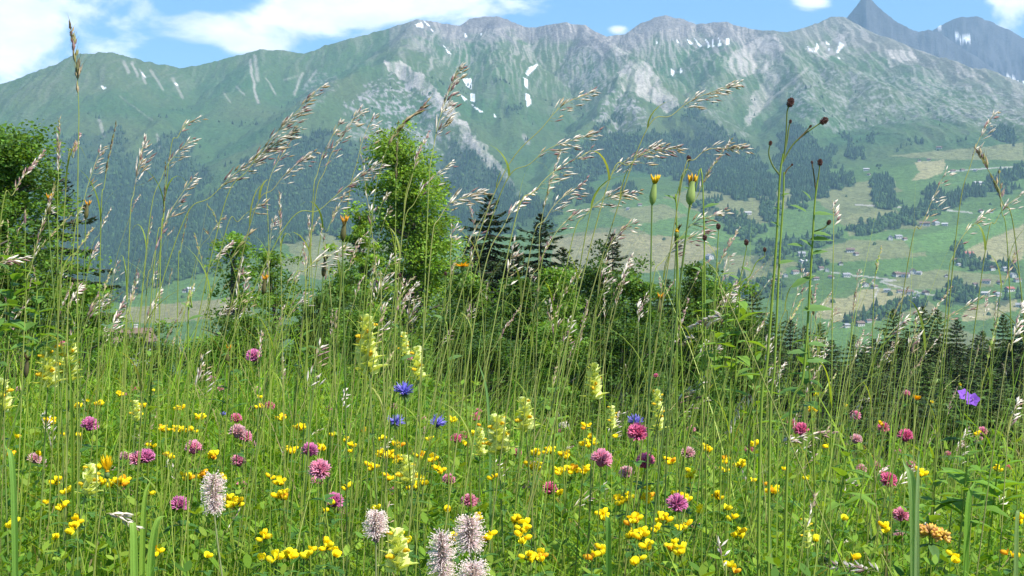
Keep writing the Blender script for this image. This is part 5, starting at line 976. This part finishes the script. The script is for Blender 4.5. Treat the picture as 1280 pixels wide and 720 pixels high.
# hawkbits: long buds with yellow rays at the tip
def hawkbit_head(L_, W_, col, ray_c, rays, dark=False):
    A = Acc(); k = 8; zs = np.array([0, .12, .35, .6, .85, 1.0]) * L_; rd = np.array([.25, .75, 1.0, .8, .55, .5]) * W_ / 2; a = np.linspace(0, 2 * np.pi, k, endpoint=False)
    V = np.concatenate([np.stack([np.cos(a) * q * (1 + .10 * (np.arange(k) % 2)), np.sin(a) * q * (1 + .10 * (np.arange(k) % 2)), 0 * a + z], -1) for z, q in zip(zs, rd)]); i = np.arange(5)[:, None] * k; j = np.arange(k)[None]; f = np.stack([i + j, i + (j + 1) % k, i + k + (j + 1) % k, i + k + j], -1).reshape(-1, 4)
    cc = np.tile(np.asarray(col, float), (len(V), 1)) * np.tile(1 + .35 * (np.arange(k) % 2), 6)[:, None]; A.add(V, f, cc); inv = A.mesh('involucre', M_stem)
    A = Acc(); n = rays; r = np.random.default_rng(n); a = r.random(n) * 6.28; P = np.stack([np.cos(a) * W_ * .12, np.sin(a) * W_ * .12, np.full(n, L_ * .8)], -1); D = np.stack([np.cos(a) * .35, np.sin(a) * .35, np.ones(n)], -1); v, f, c = spindles(P, D, L_ * r.uniform(.35, .6, n), W_ * .22, np.asarray(ray_c) * .9, ray_c, .7); A.add(v, f, c)
    return inv, A.mesh('ray_petals', M_petal)
HK = {'big': hawkbit_head(.019, .0060, (.24, .32, .09), (.85, .58, .02), 26), 'old': hawkbit_head(.019, .0078, (.26, .34, .10), (.72, .44, .03), 20), 'slim': hawkbit_head(.017, .0055, (.12, .11, .04), (.75, .38, .02), 12), 'brown': hawkbit_head(.018, .005, (.10, .085, .04), (.10, .07, .03), 8)}
HAWK = [(815, 250, 1.75, 'big', 20, 'yellow-tipped hawkbit bud on a green calyx, the smooth one of the two tall buds'), (862, 250, 1.75, 'old', 22, 'hawkbit bud with ragged orange top next to the smooth yellow-tipped bud'), (428, 295, 1.9, 'slim', 10, 'slim orange-tipped hawkbit bud on a bare stem before the forest slope'), (404, 340, 2.1, 'brown', 8, 'dark brown closed hawkbit bud below the slim orange-tipped bud'), (60, 262, 2.3, 'slim', 6, 'orange hawkbit bud against the leafy tree, larger of two there'), (107, 268, 2.5, 'slim', 6, 'small yellow hawkbit bud beside the orange one against the leafy tree'),
        (32, 466, 2.0, 'brown', 6, 'dark pointed closed bud on a straight stem low among pale rattle'), (845, 300, 2.2, 'brown', 10, 'small dark bud between silver oat spikelets'), (283, 448, 2.6, 'slim', 8, 'tiny orange bud in the grass near the highest pink clover'), (329, 362, 2.4, 'slim', 8, 'small orange bud in front of the airy young trees'), (823, 385, 2.4, 'slim', 8, 'small orange bud before the bright bushes')]
rk = np.random.default_rng(808)
for (px, py, d, kd, s, lb) in HAWK:
    o, t = plant_base('hawkbit', px, py + 6, d, rk, .03); stem_to(o, tuple(t), rk, .0024, (.17, .25, .06)); inv, rp_ = HK[kd]; sc = 1.15
    for m_, n_ in ((inv, 'involucre'), (rp_, 'ray_petals')): c_ = link(n_, m_, o, tuple(t)); c_.scale = (sc * 1.35,) * 3; c_.rotation_euler = (rk.normal(0, .1), .12, 0)
    tag(o, lb, 'hawkbit', 'hawkbit buds above the meadow')
def open_yellow(name, px, py, d, lb, cat, col, n=24, L_=.012, spread=.9, w=.0035):
    r = np.random.default_rng(abs(int(px))); o, t = plant_base(name, px, py, d, r); stem_to(o, tuple(t), r, .0022); A = Acc(); a = np.linspace(0, 6.283, n, endpoint=False) + r.normal(0, .1, n)
    for q in a: v, f, c = leaflet(L_ * r.uniform(.8, 1.1), w, np.array(col) * r.uniform(.85, 1.1), .2, 0, -.1); A.add(rot(v, q, -(math.pi / 2 - spread) + r.normal(0, .15)), f, c)
    v, f, c = blob((0, 0, .001), (.003, .003, .002), (.7, .42, .02)); A.add(v, f, c); link('petals', A.mesh('petals', M_petal), o, tuple(t)); A = Acc(); v, f, c = blob((0, 0, -.004), (.0035, .0035, .005), (.14, .22, .06)); A.add(v, f, c); link('calyx', A.mesh('calyx', M_stem), o, tuple(t)); tag(o, lb, cat); return o
open_yellow('goatsbeard', 134, 590, 1.8, 'half-open goatsbeard with upright narrow yellow rays beside purple clovers', 'yellow flower', (.85, .60, .015), 20, .022, .45, .0045)
open_yellow('meadow_buttercup', 1146, 500, 2.6, 'golden cup-shaped buttercup below the wooded slope near the violet flower', 'buttercup', (.88, .52, .012), 6, .013, .75, .012)
open_yellow('hawkweed', 578, 333, 2.1, 'flat orange-yellow flower edge-on in front of the feathery tree', 'yellow flower', (.86, .46, .012), 20, .015, 1.45, .004)
open_yellow('hawkweed', 846, 284 + 6, 2.0, 'small yellow bud flower with dark sepals under the two tall hawkbit buds', 'yellow flower', (.75, .62, .03), 10, .006, .5, .003)
open_yellow('meadow_buttercup', 1165, 504, 2.7, 'small lemon flower just beside the golden buttercup', 'buttercup', (.80, .70, .04), 6, .006, .6, .006)
open_yellow('meadow_buttercup', 1200, 482, 2.7, 'round green-yellow buttercup bud above the violet cranesbill', 'buttercup', (.45, .52, .04), 6, .006, .3, .006)
# wood cranesbill
def cranesbill(px, py, d, lb):
    r = np.random.default_rng(9); o, t = plant_base('wood_cranesbill', px, py, d, r)
    stem_to(o, tuple(t), r, .0022)
    for (dx, dz, rr_) in ((-.006, .006, .3), (.010, -.002, -.5)):
        A = Acc()
        for q in range(5): v, f, c = leaflet(.0135, .013, (.30, .12, .62), .25, 0, .15); A.add(rot(v, q * 1.2566 + rr_, -.35), f, c)
        v, f, c = blob((0, 0, .003), (.0012, .0012, .004), (.6, .5, .7)); A.add(v, f, c); m_ = A.mesh('flower', M_petal); fl = link('flower', m_, o, (t[0] + dx, t[1], t[2] + dz)); fl.rotation_euler = (.9, rr_, 0)
    for q in range(4):
        A = Acc()
        for j in range(5): v, f, c = leaflet(.03, .012, (.10, .20, .045), .2, .15, .2); A.add(rot(v, (j - 2) * .6), f, c)
        l = link('leaf', A.mesh('leaf', M_herb), o, (t[0] * .5, t[1] * .5, t[2] - .04 - .03 * q)); l.rotation_euler = (0, -.2, q * 1.7)
    tag(o, lb, 'cranesbill')
cranesbill(1209, 499, 2.4, 'violet cranesbill with two open flowers at the meadow edge')
# kidney vetch and white clover
r = np.random.default_rng(5); o, t = plant_base('kidney_vetch', 1163, 668, 1.75, r); stem_to(o, tuple(t), r, .003)
for (dx, dz, s_) in ((-.017, .006, .8), (.0, .0, 1.15), (.014, -.004, 1.0)):
    n = 46; u = r.uniform(-.7, 1, n); a = r.random(n) * 6.28; q = np.sqrt(1 - u * u); D = np.stack([q * np.cos(a), q * np.sin(a), u + .35], -1); A = Acc(); tone = np.where(r.random((n, 1)) < .35, [[.75, .33, .05]], [[.85, .58, .03]]); v, f, c = spindles(np.zeros((n, 3)), D, .013 * s_, .0042 * s_, (.62, .5, .3), tone, .75); A.add(v, f, c); link('flower_head', A.mesh('flower_head', M_petal), o, (t[0] + dx, t[1], t[2] + dz))
for q in range(4): A = Acc(); v, f, c = leaflet(.035, .012, (.11, .21, .06)); A.add(v, f, c); l = link('leaf', A.mesh('leaf', M_herb), o, (t[0], t[1], t[2] - .012)); l.rotation_euler = (0, .2, q * 1.57)
tag(o, 'orange and yellow kidney vetch cluster beside the broad blue-green blade', 'vetch')
for i, (px, py, s, kd, lb) in enumerate([(1054, 680, 15, 0, 'white clover head low in the grass beside two greenish ones'), (1035, 684, 19, 1, 'greenish faded clover head, directly beside the white one'), (1029, 704, 19, 1, 'greenish faded clover head, beneath the other faded one'), (170, 548, 12, 0, 'cream clover head below a row of yellow trefoils'), (958, 592, 10, 1, 'faded greenish head near small yellow trefoils on the quiet side'), (703, 533, 8, 0, 'tiny white bud between yellow rattle plants')]):
    r = np.random.default_rng(60 + i); d = float(np.clip(.024 * F / s, 1.6, 3.6)); o, t = plant_base('white_clover', px, py, d, r); stem_to(o, tuple(t), r); n = 90; u = r.uniform(-.6, 1, n); a = r.random(n) * 6.28; q = np.sqrt(1 - u * u); D = np.stack([q * np.cos(a), q * np.sin(a), u + .3], -1); A = Acc(); col = np.array([(.72, .70, .58), (.34, .40, .20)][kd]); v, f, c = spindles(D * .003, D, .0085, .0028, col * .8, col, .6); A.add(v, f, c); h = link('flower_head', A.mesh('flower_head', M_petal), o, tuple(t)); link('leaf', TRL[1], o, tuple(t * .9)); tag(o, lb, 'clover', None)
# great burnet: branching stems with dark oval heads
def burnet_head(s):
    A = Acc(); r = np.random.default_rng(3); n = 110; u = r.uniform(-1, 1, n); a = r.random(n) * 6.28; q = np.sqrt(1 - u * u); D = np.stack([q * np.cos(a), q * np.sin(a), u * 1.5], -1); col = np.array([.13, .05, .04]); v, f, c = spindles(D * .0038, D, .0022, .0016, col * .7, col * r.uniform(.7, 1.6, (n, 1)), .5); A.add(v, f, c); v, f, c = blob((0, 0, 0), (.0042, .0042, .0066), col * .6); A.add(v, f, c); return A.mesh('flower_head', M_seed, smooth=False)
BH = burnet_head(1)
def burnet(d, main, heads, lb, thick=.0030, leaves=()):
    """main: polyline of the chief stem from below upwards; heads: (points from the fork to the head, size)"""
    P = [at(x, y, d) for x, y in main]; g = np.array([P[0][0] + (P[0][0] - P[1][0]) * .5, P[0][1], 0]); g[2] = ground_z(g[0], g[1]); o = empty('great_burnet', g); L0 = g
    p = spline([(0, 0, -.01)] + [q - L0 for q in P], 8); v, f = tube(p, np.linspace(thick * .6, thick * .3, len(p)), 6); A = Acc(); A.add(v, f, (.24, .34, .05)); link('stem', A.mesh('stem', M_stem), o)
    for k, (pts, s) in enumerate(heads):
        Q = [at(x, y, d + .004 * (k % 3)) - L0 for x, y in pts]; pp = spline(Q, 7); v, f = tube(pp, np.linspace(thick * .32, thick * .22, len(pp)), 5); A = Acc(); A.add(v, f, (.17, .22, .06) if s > 5 else (.16, .12, .05)); br = link('branch', A.mesh('branch', M_stem), o)
        h = link('flower_head', BH, o, tuple(Q[-1])); sc = s / 13 * d / 1.9 * .88; h.scale = (sc,) * 3; dd = pp[-1] - pp[-3]; h.rotation_euler = Vector(dd).to_track_quat('Z', 'Y').to_euler()
    for k, (x, y, a, L_) in enumerate(leaves):
        A = Acc(); v, f, c = leaflet(L_ * d / F, L_ * d / F * .42, (.15, .27, .08), .25, .07, .15); A.add(v, f, c); l = link('leaf', A.mesh('leaf', M_herb), o, tuple(at(x, y, d) - L0)); l.rotation_euler = (.5, -a, 0 if math.cos(a) > -2 else 0)
        if x and a > 1.57: l.rotation_euler = (-.5, a - math.pi, math.pi)
    tag(o, lb, 'burnet', 'dark-headed burnets'); return o
burnet(1.8, [(950, 560), (959, 450), (967, 350), (971, 294), (975, 220), (979, 192)], [([(980, 200), (983, 165), (984, 140), (988, 128)], 14), ([(980, 192), (984, 175), (986, 160), (988, 152)], 6), ([(977, 205), (992, 180), (1012, 163), (1030, 151)], 13), ([(975, 219), (966, 207), (961, 192), (963, 179)], 7), ([(998, 174), (1006, 166), (1013, 158)], 5)],
       'tallest burnet with thick green stem and dark oval heads above the forest', .0038, [(976, 245, .4, 12), (976, 283, 2.6, 14), (972, 330, .3, 22), (976, 262, 2.8, 10)])
burnet(1.8, [(962, 560), (968, 460), (974, 330), (979, 250), (980, 215)], [([(981, 218), (984, 212), (990, 206)], 4)], 'second thick green burnet stem pressed against the tallest one', .0034)
burnet(1.85, [(985, 560), (1004, 470), (1014, 330), (1018, 260), (1022, 225)], [([(1022, 228), (1024, 214), (1025, 203)], 10), ([(1020, 240), (1018, 222), (1015, 203)], 5), ([(1016, 290), (1030, 285), (1036, 278)], 8)], 'leafy burnet with one dark head and many pale toothed leaves', .0036,
       [(1016, 268, .1, 26), (1016, 292, .0, 24), (1008, 265, 2.6, 22), (1012, 300, .1, 30), (1004, 308, 2.9, 20), (1014, 318, .3, 22), (1003, 388, 0.15, 40), (1010, 430, .0, 26), (1010, 440, 3.1, 26), (1008, 452, .1, 26), (990, 360, .6, 34), (1014, 250, 2.2, 16), (1016, 310, 2.4, 20)])
for i, (pts, s, lb) in enumerate([([(878, 400), (879, 340), (881, 297)], 9, 'thin burnet stalk with one small dark head, first of the row before the fields'), ([(893, 420), (895, 350), (898, 283)], 9, 'thin burnet stalk with one dark head, tallest of the row before the fields'), ([(905, 440), (925, 350), (933, 303)], 9, 'thin burnet stalk whose dark head stands beside a green leaf'), ([(915, 440), (940, 340), (956, 312)], 7, 'thin burnet stalk leaning over with a small brownish head'), ([(846, 320), (845, 250), (861, 198)], 9, 'burnet stalk with dark head curving up among silver oat spikelets'),
                                ([(880, 280), (868, 240), (861, 222)], 4, 'tiny dark burnet bud over the ragged orange hawkbit'), ([(235, 420), (240, 385), (238, 368)], 5, 'small brown seed knob near the old farmhouse roof'), ([(500, 470), (500, 410), (500, 344)], 6, 'small brown seed knob in front of the feathery tree trunk'), ([(560, 470), (556, 400), (557, 342)], 6, 'small brown seed knob beside the flat orange-yellow flower')]):
    m_ = pts[:2] + [pts[-1]]; burnet(2.0, m_[:-1] + [(pts[-1][0], pts[-1][1] + 8)], [([(pts[-1][0], pts[-1][1] + 10), (pts[-1][0], pts[-1][1] + 5), pts[-1]], s)], lb, .0022, [(m_[0][0], m_[0][1] - 20, .4, 20), (m_[1][0], m_[1][1], 2.6, 16)])
# leafy vetch-like plants seen against the valley
def leafy(px, top, foot, d, lb, n=12, L_=24, col=(.18, .32, .05), w=.36, name='leafy_herb'):
    r = np.random.default_rng(abs(int(px * 7))); P = at(px, top, d); g = np.array([P[0] - .03, P[1], 0]); g[2] = ground_z(g[0], g[1]); o = empty(name, g); t = P - g; stem_to(o, tuple(t), r, .003)
    span = (foot - top) / F * d
    for k in range(n):
        u = k / n; z = t[2] - span * u; A = Acc(); ll = L_ * d / F * r.uniform(.7, 1.2) * (.55 + .6 * min(1, u * 2)); v, f, c = leaflet(ll, ll * w, np.array(col) * r.uniform(.8, 1.2), .25, .06, .35); A.add(v, f, c); l = link('leaf', A.mesh('leaf', M_herb), o, (t[0] * z / t[2], t[1], z)); l.rotation_euler = (0, -r.uniform(0, .8), k * 2.4 + r.normal(0, .3))
    tag(o, lb, 'herb', 'leafy herbs among the grasses'); return o
leafy(900, 345, 470, 2.1, 'leafy green herb under the small dark burnet heads', 16, 34); leafy(925, 360, 480, 2.0, 'leafy herb whose long leaves reach past the nodding white plume', 14, 40); leafy(1010, 420, 520, 2.0, 'leafy herb at the foot of the leafy burnet', 18, 36, (.11, .23, .05)); leafy(945, 430, 540, 2.2, 'leafy herb at the base of the tallest burnet', 14, 34)
leafy(20, 285, 430, 2.1, 'broad-leaved herb in front of the leafy tree, the tallest one there', 22, 30, (.13, .26, .05), .55); leafy(-5, 330, 470, 2.0, 'broad-leaved herb at the picture edge below the leafy tree', 20, 34, (.12, .24, .05), .55); leafy(48, 345, 450, 2.3, 'broad-leaved herb inside of the tallest one before the leafy tree', 18, 30, (.14, .27, .05), .55); leafy(90, 395, 480, 2.4, 'low broad-leaved herb near the woolly plume by the leafy tree', 14, 26, (.12, .24, .05), .5)
leafy(690, 470, 560, 2.4, 'low leafy herb between two yellow rattles', 12, 26); leafy(1250, 560, 650, 2.0, 'spreading leafy herb with wide leaves at the meadow side', 16, 40, (.19, .36, .04), .5); leafy(1210, 570, 660, 1.9, 'broad leafy herb under the faded pink clover', 14, 44, (.18, .34, .045), .5); leafy(190, 440, 530, 2.3, 'leafy herb above the row of yellow trefoils', 12, 28)
leafy(380, 400, 480, 2.5, 'leafy herb before the thin young trees', 12, 26, (.12, .24, .05)); leafy(290, 430, 520, 2.4, 'leafy herb beside the highest pink clover', 14, 28, (.12, .25, .05)); leafy(1060, 560, 640, 2.0, 'leafy herb in the midst of the small pink clovers', 14, 34); leafy(1170, 590, 680, 1.9, 'leafy herb behind the broad blue-green blade', 14, 36)
# broad single blades
def broad_blade(px, py, fx, fy, d, w, lb, col=(.26, .40, .06)):
    r = np.random.default_rng(abs(int(px))); T_ = at(px, py, d); B_ = at(fx, fy, d - .02); g = np.array([B_[0], B_[1], 0]); g[2] = ground_z(g[0], g[1]); o = empty('broad_grass_blade', g); p = spline([(0, 0, -.01), tuple(B_ - g), tuple(T_ - g)], 10); n = len(p); t = np.linspace(0, 1, n); ww = .75 * w * np.interp(t, [0, .25, .5, .7, .86, 1], [.3, .8, 1, .8, .42, .02]) / 2
    cs_ = np.linspace(-1, 1, 9); twist = .5 * np.sin(t * 3 + px); V = np.concatenate([p + np.stack([c_ * ww * np.cos(twist), (abs(c_) * -.45 + .3) * ww + c_ * ww * np.sin(twist), 0 * ww], -1) for c_ in cs_]); i = np.arange(n - 1); f = np.concatenate([np.stack([i + q * n, i + (q + 1) * n, i + (q + 1) * n + 1, i + q * n + 1], -1) for q in range(8)]); A = Acc(); A.add(V, f, np.concatenate([np.tile(np.array(col) * (1 + .16 * ((q % 2) * 2 - 1) + (.25 if q == 4 else 0)), (n, 1)) for q in range(9)])); link('leaf', A.mesh('leaf', M_grass), o); tag(o, lb, 'grass blade', 'broad single grass blades')
broad_blade(1128, 570, 1143, 660, 1.7, .016, 'broad blue-green blade beside the orange vetch cluster', (.24, .38, .12)); broad_blade(1149, 555, 1146, 680, 1.68, .009, 'narrow grey-green blade standing right against the broad blue-green one', (.22, .32, .13)); broad_blade(1220, 595, 1208, 680, 1.7, .011, 'dark broad blade rising past the wide leafy herb', (.18, .34, .05)); broad_blade(190, 590, 178, 690, 1.6, .009, 'pale broad blade by the nodding grey plume, tallest of three'); broad_blade(222, 640, 188, 710, 1.55, .013, 'broad light blade slanting over, widest of three by the nodding plume', (.26, .42, .07)); broad_blade(163, 655, 168, 712, 1.55, .012, 'broad upright blade under the nodding grey plume', (.24, .40, .07))
broad_blade(757, 640, 761, 710, 1.6, .010, 'dark green broad blade under the yellow trefoils at the meadow centre', (.14, .28, .05)); broad_blade(85, 430, 90, 540, 2.2, .008, 'dark broad blade near the pale rattles'); broad_blade(5, 550, 18, 640, 1.6, .010, 'broad blade rising at the picture edge', (.2, .36, .07)); broad_blade(597, 445, 612, 540, 2.4, .007, 'blue-green slanting blade beside the tall rattle and dark shade', (.16, .30, .10)); broad_blade(1275, 640, 1270, 700, 1.5, .009, 'grey fuzzy-looking blade at the side edge', (.2, .3, .1))
A = Acc(); v, f, c = leaflet(.045, .038, (.22, .36, .14), .1, .06, .1); A.add(v, f, c); P = at(545, 715, 1.56); g = (P[0], P[1], ground_z(P[0], P[1])); o = empty('broad_leaf_herb', g); l = link('leaf', A.mesh('leaf', M_herb), o, tuple(P - np.array(g))); l.rotation_euler = (.3, -1.35, .3); r = np.random.default_rng(1); stem_to(o, tuple(P - np.array(g)), r); tag(o, 'upright pale toothed leaf behind the tall pinkish plantain spike', 'leaf')

# ------------------------------------------------------------------ labels: what each thing looks like and the landmark it stands by
MARKS_NEAR = [(505, 490, 'the highest blue rampion'), (495, 528, 'the lower blue rampion pair'), (794, 528, 'the blue rampion behind clover'), (267, 617, 'the solitary fluffy plantain'), (587, 668, 'the round lilac plantain'), (470, 661, 'the half-bare plantain spike'), (552, 698, 'the tall pinkish plantain'),
 (458, 430, 'the tallest yellow rattle'), (743, 480, 'the rattle at the dark bushes'), (620, 550, 'the bulky pale rattle'), (75, 455, 'the twin pale rattles'), (989, 126, 'the tallest dark burnet head'), (1025, 203, 'the leafy burnet head'), (815, 250, 'the smooth hawkbit bud'), (428, 295, 'the slim orange bud'), (1209, 499, 'the violet cranesbill'), (1146, 500, 'the golden buttercup'),
 (1163, 668, 'the orange vetch cluster'), (134, 590, 'the goatsbeard'), (88, 90, 'the brome crossing the summit'), (900, 400, 'the nodding white plume'), (1036, 690, 'the faded clover heads'), (578, 333, 'the flat orange flower'), (317, 446, 'the highest pink clover'), (401, 108, 'the longest silver panicle'), (572, 84, 'the oat crossing the cliffs'), (925, 103, 'the oat arching over the forest'), (1243, 140, 'the slim oat above the hayfield'), (60, 262, 'the buds by the leafy tree'), (1060, 420, 'the spruce tops'), (700, 360, 'the bright bushes')]
MARKS_FAR = [(1152, 212, 'the pale square hayfield'), (1110, 245, 'the square wood'), (1140, 342, 'the red roof'), (1223, 231, 'the upper wood corner'), (1002, 322, 'the village centre'), (887, 324, 'the lone farm'), (1240, 340, 'the roadside hamlet'), (1233, 368, 'the lowest hamlet'), (1168, 281, 'the long wood belt'), (1085, 385, 'the hillside hedge'), (237, 363, 'the meadow under the forest'), (790, 260, 'the forest foot'), (700, 340, 'the meadow edge bushes'), (1154, 378, 'the tallest spruce tops'), (960, 385, 'the burnet stems'), (450, 380, 'the feathery tree'), (200, 425, 'the grey farmhouse roof'), (1260, 420, 'the picture edge woods')]
ORD = ['nearest', 'second nearest', 'third nearest', 'fourth nearest', 'fifth nearest', 'sixth nearest', 'seventh nearest', 'eighth nearest', 'ninth nearest', 'tenth nearest', 'eleventh nearest', 'twelfth nearest']
ORD += ['thirteenth nearest', 'fourteenth nearest', 'fifteenth nearest', 'sixteenth nearest', 'seventeenth nearest', 'eighteenth nearest']
groups = {}
for (o, phrase, grp, px, py) in LABELQ:
    far = grp in ('houses across the valley', 'single trees in the far fields', 'bushes below the meadow', 'spruces in the wood below the meadow'); mk = MARKS_FAR if far else MARKS_NEAR
    best_ = min(mk, key=lambda m: math.hypot(m[0] - px, m[1] - py)); dx, dy = px - best_[0], py - best_[1]; dist_ = math.hypot(dx, dy)
    if dist_ < 7: side = 'at'
    else:
        a = math.degrees(math.atan2(-dy, dx)) % 360; side = ['right of', 'above', 'left of', 'below'][int(((a + 45) % 360) // 90)]
    groups.setdefault((phrase, best_[2], side), []).append((dist_, o, grp))
for (phrase, mark, side), lst in groups.items():
    lst.sort(key=lambda t: t[0])
    for k, (dist_, o, grp) in enumerate(lst):
        w = {'right of': 'to the right of', 'left of': 'to the left of', 'above': 'above', 'below': 'below', 'at': 'at'}[side]
        o['label'] = ('%s %s %s' % (phrase, w, mark)) if len(lst) == 1 else ('%s, %s %s %s' % (phrase, ORD[min(k, 17)], w.replace('to the ', ''), mark)); o['group'] = grp
        if len(o['label'].split()) > 16: print('LONG', o['label'])
for o in S.objects:
    if o.parent is None and 'category' in o and 'kind' not in o: o['kind'] = 'thing'
